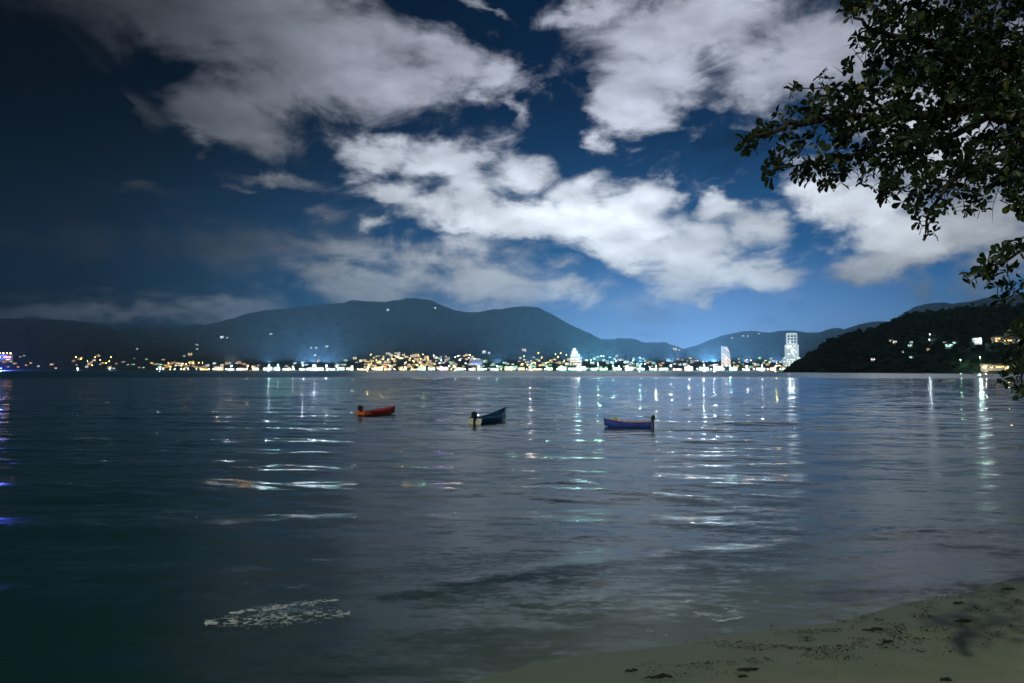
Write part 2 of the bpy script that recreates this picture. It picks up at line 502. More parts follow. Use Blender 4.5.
def ground_z(x, y):
    s = (shore_y(x) - np.asarray(y, float)) * 0.915      # metres landward of the waterline
    up = 0.045 * s + 0.0075 * np.maximum(s - 1.0, 0) ** 2
    bank = 3.35 * (1 - np.exp(-np.maximum(s - 6.5, 0) / 3.6))
    z = np.where(s > 0, np.minimum(up, .62) + bank, 0.09 * s)
    z = z + 0.05 * (fbm(np.asarray(x) * .45 + 50, np.asarray(y) * .45 + 50, 3) - .5) * np.clip(s, 0, 1)
    return np.maximum(z, -4.0)


def build_beach():
    X = np.concatenate([np.linspace(-120, -14, 30)[:-1], np.linspace(-14, 34, 380), np.linspace(34, 160, 30)[1:]])
    T = np.concatenate([np.linspace(-70, -14, 30)[:-1], np.linspace(-14, 4, 240), np.linspace(4, 60, 30)[1:]])
    XX, TT = np.meshgrid(X, T)
    YY = shore_y(XX) + TT
    ZZ = ground_z(XX, YY)
    nr = (fbm(XX * 3.0 + 40, YY * 3.0 + 40, 4) - .5)
    dry = np.clip((-TT - .8) / 2, 0, 1)
    ZZ = ZZ + .035 * nr * dry
    o = link('beach', grid_mesh('beach', np.stack([XX, YY, ZZ], -1), M['sand'])); tag(o, kind='structure')
    # sea floor, out to the far shore
    mb = MB(); mb.quad((-16000, -400, -6), (16000, -400, -6), (16000, 16000, -6), (-16000, 16000, -6))
    tag(mb.build('seabed', M['sand']), kind='structure')


def build_sea():
    # rows follow the waterline near the beach and straighten with distance
    t = np.cumsum(np.concatenate([[-.6], np.interp(np.arange(950), [0, 120, 400, 950], [.06, .09, .30, .86])]))
    t = t[t < 424]; t[-1] = 424
    u = np.linspace(-1.35, 1.35, 520)
    T, U = np.meshgrid(t, u, indexing='ij')
    D = 12.35 + T
    X = U * D / (1 - 0.44 * U * np.exp(-T / 60.0) * .98)
    w = np.exp(-T / 60.0)
    Y = 12.35 + T + (shore_y(X) - 12.35) * w
    s = Y - shore_y(X)
    damp = np.clip(s / 16.0, 0, 1) ** 1.3
    rng = np.random.RandomState(3); Z = np.zeros_like(X)
    fade = np.interp(D, [12, 40, 70, 160, 420], [.35, .55, .66, .55, .48])
    grp = .35 + 1.3 * fbm(X * .03 + 30, Y * .09 + 30, 3)
    for i in range(34):
        L = .9 * 1.07 ** i * (1 + .1 * rng.rand())
        a = .0034 * L ** .8
        th = math.pi / 2 + rng.normal(0, .42) - .25
        k = 2 * math.pi / L; ph = rng.rand() * 6.28
        Z += a * np.sin(k * (X * math.cos(th) + Y * math.sin(th)) + ph + 1.3 * (fbm(X * .08 + i, Y * .08, 2) - .5) * 2)
    Z *= damp * fade * grp
    # one low swell running along the beach
    s0 = 5.4 + .5 * np.sin(X * .22 + .7)
    Z += .020 * np.exp(-((s - s0) / .55) ** 2) * np.clip((X + 6) / 10 + .5, .15, 1) * (.7 + .6 * fbm(X * .3 + 9, Y * .1, 3))
    Z *= np.clip((U + 1.35) / .1, 0, 1) * np.clip((1.35 - U) / .1, 0, 1) * np.clip((420 - T) / 60, 0, 1)
    me = grid_mesh('sea', np.stack([X, Y, Z], -1), M['water'])
    nv = len(me.vertices)
    sh = np.clip(1 - (s - .05) / 6.5, 0, 1) * np.clip((X + 3.5) / 5, 0, 1); calm = np.clip(1 - s / 26.0, 0, 1) ** 1.0
    for nm, A in (('shallow', sh), ('calm', calm)):
        at = me.attributes.new(nm, 'FLOAT', 'POINT'); at.data.foreach_set('value', A.astype(np.float32).ravel())
    o = link('sea', me); tag(o, kind='structure')
    # the rest of the bay joins the outer edge of the near water
    far = MB(); e = [(X[-1, j], Y[-1, j]) for j in range(0, 520)]
    ring = [(x * 40, 12000) for x in np.linspace(-400, 400, 520)]
    for j in range(519):
        far.quad((*e[j], 0), (*e[j + 1], 0), (*ring[j + 1], 0), (*ring[j], 0))
    for side in (0, -1):
        xs = -16000 if side == 0 else 16000
        for i in range(0, T.shape[0] - 1):
            a = (X[i, side], Y[i, side], 0); b = (X[i + 1, side], Y[i + 1, side], 0)
            c = (xs, Y[i + 1, side] , 0); d = (xs, Y[i, side], 0)
            far.quad(*((a, b, c, d) if side == 0 else (a, d, c, b)))
        e_ = (X[-1, side], Y[-1, side], 0)
        far.add([e_, (xs, 12000, 0), (xs, e_[1], 0)], [(0, 1, 2)])
    me2 = far.mesh('bay_water', M['water']); tag(link('bay_water', me2), kind='structure')
    for nm in ('shallow', 'calm'): me2.attributes.new(nm, 'FLOAT', 'POINT')


build_beach(); build_sea()

# ------------------------------------------------------------------ hills round the bay
RIDGE_A = [(-500, 345), (-300, 330), (-150, 322), (0, 318), (20, 318), (40, 319.5), (60, 319), (85, 321.5), (105, 325.5), (118, 328.5), (135, 326.5), (150, 327.5), (165, 326.5), (180, 327),
           (195, 323.5), (205, 324.5), (220, 321), (235, 317), (250, 312.5), (262, 310.5), (285, 308), (310, 304.5), (325, 303.5), (340, 303), (352, 300), (368, 301), (385, 301.5),
           (396, 299.5), (408, 297.3), (420, 298.5), (432, 301), (445, 306), (455, 310), (466, 311.5), (477, 312), (488, 309.5), (500, 308.5), (512, 306.8), (525, 306),
           (537, 307), (550, 312.5), (562, 319.5), (575, 326.5), (590, 333), (600, 338.5), (612, 339), (622, 337.5), (635, 339), (645, 342.5), (655, 342), (665, 342),
           (675, 345.5), (686, 350), (720, 356), (760, 362), (820, 366), (900, 368), (1500, 369)]
RIDGE_B = [(560, 368), (600, 364), (640, 358), (665, 353), (682, 349.5), (695, 346), (710, 339.5), (722, 335.5), (735, 332.5), (745, 331), (754, 330.3), (762, 332), (770, 332.3), (782, 330.3),
           (795, 330.5), (808, 332.5), (820, 332), (830, 328.5), (838, 327.3), (846, 329.5), (860, 327), (880, 324), (900, 320), (1000, 320), (1500, 335)]
RIDGE_C = [(700, 368), (780, 345), (820, 333), (845, 329), (860, 324), (875, 321), (890, 321.5), (902, 314), (915, 306.5), (928, 303.3), (942, 302), (952, 303.5), (970, 302),
           (990, 298.5), (1010, 296), (1024, 295), (1100, 296), (1500, 320)]
RIDGE_H = [(735, 371.5), (778, 371.3), (788, 370), (793, 364.5), (800, 361), (808, 354), (818, 350), (824, 343), (835, 338), (846, 335), (860, 331),
           (872, 329), (884, 324), (896, 319), (906, 314.5), (920, 312), (935, 311), (950, 309), (965, 306), (980, 306), (1000, 306), (1024, 303), (1100, 300), (1500, 320)]


def prof(ridge):
    pts = [ray(x, y) for x, y in ridge]
    return np.array([p[0] for p in pts]), np.array([p[1] for p in pts])


PA, PB, PC, PH = prof(RIDGE_A), prof(RIDGE_B), prof(RIDGE_C), prof(RIDGE_H)


def foot_y(u):
    return np.interp(u, [-1.5, -.7, -.35, .2, .4, 1.5], [3000, 2800, 2550, 2250, 2200, 2200])


def hill_h(u, Y, rough=True):
    u = np.asarray(u, float); Y = np.asarray(Y, float)
    f = foot_y(u); s = Y - f
    plain = np.clip(s / 40, 0, 1) * 2.6 + np.clip(s / 900, 0, 1) * 6
    H = plain * 1.0
    for (P, yr, w, sd) in ((PA, np.interp(u, [-.7, -.3, 0, .3], [3900, 4600, 4700, 4300]), 1.0, 0), (PB, 5500 + 0 * u, .9, 31), (PC, 6500 + 0 * u, .8, 63)):
        tl = np.interp(u, P[0], P[1])
        top = np.maximum(tl, 0) * yr + CAM_Z
        if rough:
            top = top + 9.0 * (fbm(u * 420 + sd, u * 0 + sd, 3) - .5) * np.clip(tl / .02, 0, 1)
        st = f + (250 if sd == 0 else 900)
        q = np.clip((Y - st) / (yr - st), 0, None)
        g = np.where(q < 1, .55 * q + .45 * q * q * (3 - 2 * q), np.clip(1 - (q - 1) * 1.1, 0, 1))
        if rough:
            gul = (fbm(u * 26 + sd, Y / 620 + sd, 5) - .5)
            g = g + .32 * gul * np.clip(q * (1 - q) * 4, 0, 1) * (q < 1)
            g = np.where(q < 1, np.minimum(g, .985 - .12 * (1 - q)), g)
            g = np.maximum(g, 0)
        H = np.maximum(H, g * top)
    return H


def build_hills():
    u = np.linspace(-1.25, 1.25, 900)
    k = np.concatenate([[-60 / 2500, 0], np.linspace(.0, .5, 70)[1:], np.linspace(.5, 4.0, 150)[1:]])
    Kk, U = np.meshgrid(k, u, indexing='ij')
    f = foot_y(U); Y = f * (1 + Kk)
    # rows meet the ridge crests
    H = hill_h(U, Y); H[0] = -3; H[1] = -.2
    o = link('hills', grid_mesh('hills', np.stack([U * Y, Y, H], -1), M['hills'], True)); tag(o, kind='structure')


def head_foot(u):
    return np.interp(u, [.30, .375, .45, .55, .62, .70, 1.2], [1330, 1230, 1130, 980, 850, 800, 700])


def head_ridge(u):
    return np.interp(u, [.30, .375, .5, .7, 1.2], [1400, 1360, 1480, 1560, 1500])


def head_h(u, Y):
    u = np.asarray(u, float); Y = np.asarray(Y, float)
    f = head_foot(u); yr = head_ridge(u)
    top = np.maximum(np.interp(u, PH[0], PH[1]) * yr + CAM_Z - 3.5, 0)
    q = np.clip((Y - f) / (yr - f), 0, None)
    bch = np.clip((Y - f) / 18, 0, 1) * 1.6
    g = np.where(q < 1, np.clip((q - .04) / .96, 0, 1) ** .85, np.clip(1 - (q - 1) * 1.2, 0, 1))
    gul = .16 * (fbm(u * 40, Y / 120, 4) - .5) * np.clip(q * (1 - q) * 4, 0, 1) * (q < 1)
    on = np.clip((u - .345) / .02, 0, 1)
    return np.where(q <= 0, -2, np.maximum(bch * on, np.clip(g + gul, 0, 1) * top) - 2.0 * (1 - on))


def build_headland():
    u = np.linspace(.30, 1.25, 420); k = np.concatenate([[-.05], np.linspace(0, 2.0, 130)])
    Kk, U = np.meshgrid(k, u, indexing='ij')
    f = head_foot(U); Y = f + Kk * (head_ridge(U) - f)
    H = head_h(U, Y); H[0] = -3
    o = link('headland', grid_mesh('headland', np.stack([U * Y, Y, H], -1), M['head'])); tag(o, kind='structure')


build_hills(); build_headland()


def solve(fn, foot, px, py, far):
    """where the viewing line of a photographed spot meets the land: (X, Y, Z)"""
    u, t = ray(px, py); lo = float(foot(u)) + 12; hi = far
    Ys = np.linspace(lo, hi, 400); d = fn(u, Ys) - (CAM_Z + t * Ys)
    ok = np.where(d > 0)[0]
    Y = Ys[ok[0]] if len(ok) else lo + (0 if py > 366 else 700)
    return float(u * Y), float(Y), float(fn(u, Y))


def on_hill(px, py): return solve(lambda u, Y: hill_h(u, Y), foot_y, px, py, 7500)
def on_head(px, py): return solve(head_h, head_foot, px, py, 1600)


# ------------------------------------------------------------------ forest on the headland
rnd = random.Random(11)


def crown_clump(mb, c, r, rg, n=9):
    for i in range(n):
        a = rg.random() * 6.28; q = rg.random() ** .5 * r * .75
        mb.ball((c[0] + math.cos(a) * q, c[1] + math.sin(a) * q, c[2] + rg.uniform(-.25, .45) * r), r * rg.uniform(.3, .52), rg.random() * 90, .45, .75, 1)


def build_forest():
    mb = MB(); n = 0
    while n < 2300:
        u = rnd.uniform(.372, .90); f = float(head_foot(u)); yr = float(head_ridge(u))
        q = rnd.random() ** .8 * 1.12 + .035; Y = f + q * (yr - f)
        if u > .6 and q < .10: continue
        z = float(head_h(u, Y)); r = rnd.uniform(3.2, 7.0)
        mb.ball((u * Y, Y, z + r * .25), r, rnd.random() * 200, .5, .85, 2 if u < .72 else 1); n += 1
    tag(mb.build('headland_woodland', M['wood']), 'dark unbroken tropical forest covering the headland', 'forest', kind='stuff')


build_forest()

tree_meshes = []
for s_ in range(5):
    rg = random.Random(50 + s_); c = MB(); crown_clump(c, (0, 0, 9.5), rg.uniform(3.6, 5.2), rg, 14)
    t = MB(); t.tube([(0, 0, -1), (.2, .1, 4), (-.1, .2, 9)], [.5, .38, .2], 7)
    for k in range(4):
        a = rg.random() * 6.28; t.tube([(0, .1, 6), (math.cos(a) * 1.4, math.sin(a) * 1.4, 8), (math.cos(a) * 2.6, math.sin(a) * 2.6, 10)], [.2, .14, .06], 5)
    tree_meshes.append((c.mesh('crown', M['crown']), t.mesh('trunk', M['bark'])))


def tree(name, kind_i, loc, scale, label, group, rz=0):
    e = empty(name, loc, rz, scale); tag(e, label, 'tree', group)
    link('trunk', tree_meshes[kind_i][1], e); link('crown', tree_meshes[kind_i][0], e)
    return e


def palm_meshes(seed):
    rg = random.Random(seed); t = MB(); t.tube([(0, 0, -.5), (.3, 0, 4), (.9, .1, 8.5)], [.28, .2, .15], 6)
    c = MB()
    for k in range(15):
        a = 6.28 * k / 15 + rg.uniform(-.2, .2); L = rg.uniform(3.0, 3.8); dr = rg.uniform(.4, 2.6)
        pts = [(.9 + math.cos(a) * L * q, .1 + math.sin(a) * L * q, 8.5 + 1.1 * math.sin(q * 2.2) - dr * q * q) for q in (0, .25, .5, .75, 1)]
        nx, ny = -math.sin(a), math.cos(a)
        for i in range(4):
            w0 = .55 * math.sin(.25 + i * .7); w1 = .55 * math.sin(.25 + (i + 1) * .7) if i < 3 else .05
            p, q = pts[i], pts[i + 1]
            for s in (-1, 1):
                c.quad((p[0], p[1], p[2]), (q[0], q[1], q[2]), (q[0] + s * nx * w1, q[1] + s * ny * w1, q[2] - .25), (p[0] + s * nx * w0, p[1] + s * ny * w0, p[2] - .25))
    return c.mesh('crown', M['crown']), t.mesh('trunk', M['bark'])


palms = [palm_meshes(5), palm_meshes(9)]
ONES = ['first', 'second', 'third', 'fourth', 'fifth', 'sixth', 'seventh', 'eighth', 'ninth', 'tenth', 'eleventh', 'twelfth', 'thirteenth', 'fourteenth', 'fifteenth',
        'sixteenth', 'seventeenth', 'eighteenth', 'nineteenth', 'twentieth']
TENS = [('twenty', 'thirtieth'), ('thirty', 'fortieth'), ('forty', 'fiftieth'), ('fifty', 'sixtieth'), ('sixty', 'seventieth'), ('seventy', 'eightieth')]
ORD = ONES + [x for t_, nx in TENS for x in [t_ + '-' + o for o in ONES[:9]] + [nx]]
# trees that stand out against the sky along the headland's back
for i, (px, py, s) in enumerate([(793, 366, .8), (810, 352, .75), (829, 341, 1.0), (840, 335, .95), (848, 333, .9), (859, 331, 1.1), (869, 328, 1.05), (882, 326, .85), (906, 313, 1.05), (917, 311, .9), (927, 310, 1.0), (942, 308, 1.0), (956, 305, .8), (972, 303, 1.1), (984, 303, 1.0)]):
    u, t_ = ray(px, py); Y = float(head_ridge(u)) - 10; z = float(head_h(u, Y))
    tree('headland_tree', i % 5, (u * Y, Y, z - 3.5), s * 1.05,
         f'{ORD[i]} bushy tree outlined against the sky on the headland, going uphill', 'trees along the back of the headland', i * 1.3)


# ------------------------------------------------------------------ the town round the bay
def facade(mb, x0, x1, z0, z1, y, rg, lit, nmat, cell=(3.6, 3.4), out=(0, -1)):
    nx = max(1, int((x1 - x0) / cell[0])); nz = max(1, int((z1 - z0) / cell[1]))
    for i in range(nx):
        for j in range(nz):
            cx = x0 + (i + .5) * (x1 - x0) / nx; cz = z0 + (j + .5) * (z1 - z0) / nz
            w = 1.25; h = .85
            mi = nmat if rg.random() < lit else nmat + 1
            if out[1]:
                mb.quad((cx - w, y, cz - h), (cx + w, y, cz - h), (cx + w, y, cz + h), (cx - w, y, cz + h), mi)
            else:
                s = out[0]; a, b = (cx - w, cx + w) if s > 0 else (cx + w, cx - w)
                mb.quad((y, a, cz - h), (y, b, cz - h), (y, b, cz + h), (y, a, cz + h), mi)


def house_mesh(kind, colr, seed):
    """walls, roof, lit and dark windows: one small far-off building"""
    rg = random.Random(seed); mb = MB()
    wall = [M['concrete'], M['plaster'], M['whitewall']][seed % 3]
    mats = [wall, M['roof'] if seed % 2 else M['darkroof'], M['win_' + colr], M['glass']]
    if kind == 'low':
        w, d, h = rg.uniform(13, 20), 11, rg.uniform(6.5, 8.5)
        mb.box((0, 0, h / 2 - 2), (w, d, h + 4))
        a, b = w / 2 + .7, d / 2 + .7
        mb.add([(-a, -b, h), (a, -b, h), (a, b, h), (-a, b, h), (-a * .5, 0, h + 2.6), (a * .5, 0, h + 2.6)],
               [(0, 1, 5, 4), (1, 2, 5), (2, 3, 4, 5), (3, 0, 4), (3, 2, 1, 0)], 1)
        facade(mb, -w / 2 + .6, w / 2 - .6, .6, h - .4, -d / 2 - .06, rg, .62, 2, (3.4, 3.2))
        facade(mb, -d / 2 + .6, d / 2 - .6, .6, h - .4, w / 2 + .06, rg, .4, 2, (3.4, 3.2), (1, 0))
        facade(mb, -d / 2 + .6, d / 2 - .6, .6, h - .4, -w / 2 - .06, rg, .4, 2, (3.4, 3.2), (-1, 0))
    elif kind == 'mid':
        w, d, h = rg.uniform(16, 26), 14, rg.uniform(12, 17)
        mb.box((0, 0, h / 2 - 2), (w, d, h + 4)); mb.box((0, 0, h + .45), (w + .6, d + .6, .9), 1)
        mb.box((w * .22, 1, h + 2.2), (4.5, 4.5, 2.6))
        for j in range(1, int(h / 3.4)): mb.box((0, -d / 2 - .7, j * 3.4), (w * .96, 1.4, .22))
        facade(mb, -w / 2 + .6, w / 2 - .6, .4, h - .3, -d / 2 - .06, rg, .5, 2)
        facade(mb, -d / 2 + .6, d / 2 - .6, .4, h - .3, w / 2 + .06, rg, .35, 2, (3.6, 3.4), (1, 0))
        facade(mb, -d / 2 + .6, d / 2 - .6, .4, h - .3, -w / 2 - .06, rg, .35, 2, (3.6, 3.4), (-1, 0))
    else:
        w, d, h = rg.uniform(13, 19), 14, rg.uniform(20, 28)
        mb.box((0, 0, h / 2 - 2), (w, d, h + 4)); mb.box((0, 0, h + 1.3), (w * .6, d * .6, 2.6), 0); mb.box((0, 0, h + .3), (w + .4, d + .4, .6), 1)
        facade(mb, -w / 2 + .5, w / 2 - .5, .4, h - .3, -d / 2 - .06, rg, .5, 2)
        facade(mb, -d / 2 + .6, d / 2 - .6, .4, h - .3, w / 2 + .06, rg, .35, 2, (3.6, 3.4), (1, 0))
        facade(mb, -d / 2 + .6, d / 2 - .6, .4, h - .3, -w / 2 - .06, rg, .35, 2, (3.6, 3.4), (-1, 0))
    return mb.mesh('building', mats)


_hm = {}


def house(kind, colr, seed, loc, rz, sc_=1.0):
    key = (kind, colr, seed % 4)
    if key not in _hm: _hm[key] = house_mesh(kind, colr, hash_(key))
    o = link({'low': 'house', 'mid': 'apartment_block', 'tall': 'tower_block'}[kind], _hm[key])
    o.location = loc; o.rotation_euler = (0, 0, rz); o.scale = (sc_,) * 3
    return o


def hash_(k): return sum(ord(c) * (i + 3) for i, c in enumerate(str(k)))


# districts: (name words, x0, x1, y_bottom, y_top at x positions, number, palette, kinds)
DISTRICTS = [
    ('at the dark western tip of the bay', 2, 32, 368, 350, 9, ['warm', 'gold', 'green', 'cool'], 'll'),
    ('on the dark shore beside the western tip', 34, 62, 370, 365, 3, ['warm', 'gold', 'cool'], 'l'),
    ('in the stepped hamlet under the low hill', 72, 118, 369.5, 355, 15, ['gold', 'cool', 'warm', 'white'], 'lml'),
    ('on the wooded knoll above the dark shore', 120, 148, 368, 354, 8, ['gold', 'green', 'cool', 'pink'], 'l'),
    ('on the slope dropping to the bright shore', 150, 166, 369.5, 358, 8, ['gold', 'green', 'cool'], 'l'),
    ('in the long amber terrace at the water', 163, 206, 369.5, 362.5, 22, ['warm', 'white', 'gold'], 'lml'),
    ('by the foot of the big mountain', 206, 262, 369.5, 363, 12, ['warm', 'white', 'cool'], 'lm'),
    ('behind the row of cold floodlights', 264, 345, 369.5, 362, 14, ['cool', 'white', 'teal'], 'lm'),
    ('around the small mound before the golden hillside', 338, 366, 369, 359, 9, ['gold', 'green', 'white'], 'lm'),
    ('stacked on the golden hillside quarter', 365, 432, 369, 353.5, 92, ['gold', 'warm', 'gold', 'white'], 'lml'),
    ('in the green-tinted quarter in the middle of town', 430, 480, 369.5, 354, 34, ['gold', 'green', 'white', 'warm'], 'lm'),
    ('around the long pale hotel', 478, 520, 369.5, 360, 14, ['cool', 'teal', 'white', 'green'], 'lm'),
    ('between the long pale hotel and the stepped hotel', 518, 570, 369.5, 352.5, 34, ['white', 'warm', 'green', 'gold'], 'lm'),
    ('between the stepped hotel and the curved tower', 582, 655, 369.5, 355.5, 32, ['teal', 'white', 'cool', 'pink', 'green'], 'lm'),
    ('close left of the curved white tower', 655, 718, 369.5, 359, 26, ['white', 'cool', 'pink', 'gold', 'teal'], 'lm'),
    ('between the curved tower and the tallest tower', 732, 790, 369.5, 358.5, 26, ['white', 'pink', 'gold', 'green', 'cool'], 'lmm'),
]
allh = []
for (words_, x0, x1, yb, yt, n, pal, kinds) in DISTRICTS:
    spots = []
    for i in range(n):
        px = x0 + (x1 - x0) * (i + .5 + rnd.uniform(-.45, .45)) / n
        q = rnd.random()
        # the built-up slope is highest in the middle of its district
        env = .55 + .45 * math.sin(math.pi * (px - x0) / (x1 - x0))
        py = yb - (yb - yt) * env * q
        spots.append((px, py, pal[rnd.randrange(len(pal))], rnd.choice(kinds)))
    for (px, py, c, kd) in spots:
        allh.append((words_, px, py, c, {'l': 'low', 'm': 'mid'}[kd]))
# single lit houses high on the hills: px, py, colour, words
SINGLES = [
    (222, 338.5, 'cool', 'mid', 'cold white lit villa high on the dark slope, west of the big mountain'), (227, 338.5, 'cool', 'low', 'small cold white villa touching the high slope villa'),
    (197, 345.5, 'cool', 'low', 'thin cold white house alone high above the amber terrace'), (197, 350, 'cool', 'low', 'cold white house just below the lone high house above the amber terrace'),
    (190, 356, 'gold', 'mid', 'golden lit block standing clear above the amber terrace'), (184, 357, 'cool', 'low', 'cold white house beside the golden block above the amber terrace'),
    (271, 335, 'cool', 'low', 'pale lit house alone on the western flank of the big mountain'), (137, 350, 'cool', 'low', 'tiny pale house topmost on the wooded knoll'),
    (311, 348.5, 'cool', 'low', 'cold white house on the slope above the cold floodlights, first of the upper pair'), (316, 348.5, 'cool', 'low', 'cold white house on the slope above the cold floodlights, second of the upper pair'),
    (327, 347.5, 'cool', 'low', 'small cold white house east of the upper pair above the floodlights'), (315, 356.5, 'cool', 'low', 'cold white house halfway between the floodlights and the upper pair'),
    (388, 311, 'white', 'mid', 'lit lodge near the summit of the big mountain'), (435, 309, 'white', 'low', 'tiny pale hut on the eastern shoulder of the big mountain'),
    (484, 353.5, 'white', 'mid', 'pale lit block alone above the long pale hotel'), (489, 354, 'cool', 'low', 'cold white house next to the pale block above the long hotel'),
    (675, 350.5, 'gold', 'mid', 'golden lit villa in the saddle between the two mountains'), (679, 350.8, 'gold', 'low', 'small golden annex beside the saddle villa'),
    (743, 337, 'white', 'mid', 'brightest villa high on the mountain above the curved tower'), (748, 336.7, 'white', 'low', 'smaller villa beside the brightest villa on the right mountain'),
    (732, 338.5, 'white', 'low', 'faint house west of the brightest villa on the right mountain'), (759, 334.5, 'white', 'low', 'faint house near the right mountain top'),
    (524, 351.5, 'warm', 'mid', 'amber block standing highest between the two hotels'),
]
from collections import defaultdict
cnt = defaultdict(list)
for h in allh: cnt[(h[0], h[3], h[4])].append(h)
KW = {'low': 'house', 'mid': 'flat-roofed block'}
i = 0
for (words_, c, kd), hs in cnt.items():
    hs.sort(key=lambda h: h[1])
    for j, (w_, px, py, c_, k_) in enumerate(hs):
        X, Y, Z = on_hill(px, py)
        o = house(kd, c, i, (X, Y, Z - .3), -math.atan2(X, Y) + rnd.uniform(-.35, .35), rnd.uniform(.45, .8)); i += 1
        lead = f'{ORD[j]} {COLWORD[c]} lit {KW[kd]}' if len(hs) > 1 else f'only {COLWORD[c]} lit {KW[kd]}'
        tag(o, f'{lead} {words_}', 'building', 'lit buildings round the bay')
for (px, py, c, kd, lab) in SINGLES:
    X, Y, Z = on_hill(px, py)
    o = house(kd, c, i, (X, Y, Z + 1), -math.atan2(X, Y), .72); i += 1
    tag(o, lab, 'building', 'lit houses on the hillsides')

LW = 4 * math.pi ** 2   # watts of a point lamp per unit of intensity


def point(parent, loc, colr, inten, radius=1.5, name='bulb'):
    l = bpy.data.lights.new(name, 'POINT'); l.energy = inten * LW; l.color = colr; l.shadow_soft_size = radius
    o = bpy.data.objects.new(name, l); col.objects.link(o); o.location = loc
    if parent is not None: o.parent = parent
    return o


# slim residential tower with one curved edge
def curved_tower():
    X, Y, Z = on_hill(726, 366.0); b = (Y / 740.0)
    r = empty('curved_tower', (X, Y, Z - 1), -math.atan2(X, Y)); tag(r, 'slim white tower with one straight and one curved edge, standing alone on the waterfront', 'tower')
    H = 19.5 * b; W = 9.0 * b
    def edge(q): return W * (.42 + .58 * math.sqrt(max(0, 1 - max(0, (q - .05)) ** 2.4)))     # width over height
    mb = MB(); n = 16; vs = []
    for i in range(n + 1):
        q = i / n; w = edge(q)
        vs += [(-W / 2, -7, q * H), (-W / 2 + w, -7, q * H), (-W / 2 + w, 7, q * H), (-W / 2, 7, q * H)]
    fs = [(4 * n, 4 * n + 1, 4 * n + 2, 4 * n + 3)]
    for i in range(n):
        for k in range(4): fs.append((4 * i + k, 4 * i + (k + 1) % 4, 4 * i + 4 + (k + 1) % 4, 4 * i + 4 + k))
    mb.add(vs, fs); mb.build('wall', M['whitewall'], r)
    fin = MB(); fin.box((-W / 2 + 2.6, -7.5, H / 2 + 1.5), (5.2, 1.0, H + 3)); fin.build('edge_fin', M['whitewall'], r)
    for j in range(14):
        q = (j + .6) / 15; w = edge(q)
        k = 0; x = -W / 2 + 8
        while x + 2 < -W / 2 + w:
            if (j * 7 + k * 3) % 4:
                p = MB(); p.quad((x - 1.6, -7.1, q * H - 1.1), (x + 1.6, -7.1, q * H - 1.1), (x + 1.6, -7.1, q * H + 1.1), (x - 1.6, -7.1, q * H + 1.1))
                p.build('window', M['glass'] if (j + k) % 3 else M['win_pink'], r)
            x += 5; k += 1
        bl = MB(); bl.box((-W / 2 + 6 + (w - 6) / 2, -7.9, q * H - 2.0), (w - 7, 1.7, .3)); bl.build('balcony', M['concrete'], r)
    f = MB(); f.box((0, -30, 1.5), (1.4, 1.0, .9), 0); f.build('floodlight', M['lamp_white'], r)
    point(r, (0, -38, 6), (1, .95, .88), 900, .8, 'flood_bulb')
    point(r, (0, -52, 30), (1, .95, .88), 1100, .8, 'flood_bulb')


def tallest_tower():
    X, Y, Z = on_hill(792, 366.5); b = Y / 740.0
    r = empty('stepped_tower', (X, Y, Z - 1), -math.atan2(X, Y)); tag(r, 'tallest building, a white stepped tower with dark openings near its top, beside the headland', 'tower')
    def wall(x, w, z0, z1, d=16, y=0):
        m = MB(); m.box((x, y, (z0 + z1) / 2 * b), (w * b, d, (z1 - z0) * b)); m.build('wall', M['whitewall'], r)
    wall(0, 10.5, 22, 33); wall(-.3, 13.2, 9, 22, 17); wall(0, 17.5, 0, 9, 18)
    wall(7.2, 3.2, 9, 14, 14); wall(-7.6, 2.6, 9, 12, 14)
    cap = MB(); cap.box((0, 0, 33.4 * b), (9.6 * b, 15, .8 * b)); cap.build('roof', M['concrete'], r)
    for j in range(3):
        for xx in (-2.7, .4, 3.3):
            p = MB(); p.box((xx * b, -8.1, (24.7 + 2.9 * j) * b), (1.9 * b, .3, 1.7 * b)); p.build('opening', M['glass'], r)
    rg = random.Random(4)
    for j in range(11):
        z = 1.3 + j * 1.9
        hw = 7.9 if z < 9 else 5.9
        y = -9.1 if z < 9 else -8.6
        for k in range(int(hw * 2 / 1.55)):
            x = -hw + .8 + k * 1.55
            if rg.random() < .75 and z < 21.5:
                p = MB(); p.quad((x * b - 1.6, y, z * b - 1.5), (x * b + 1.6, y, z * b - 1.5), (x * b + 1.6, y, z * b + 1.5), (x * b - 1.6, y, z * b + 1.5))
                p.build('window', rg.choice([M['glass'], M['glass'], M['win_teal'], M['win_white']]), r)
    sg = MB(); sg.box((-2.4 * b, -8.9, 20 * b), (4.4 * b, .5, 2.0 * b)); sg.build('lit_panel', M['win_cool'], r)
    point(r, (0, -48, 12), (.82, .95, 1), 1000, .8, 'flood_bulb'); point(r, (5, -60, 62), (.82, .95, 1), 1500, .8, 'flood_bulb')
    point(r, (-8, -62, 110), (.82, .95, 1), 1300, .8, 'flood_bulb')


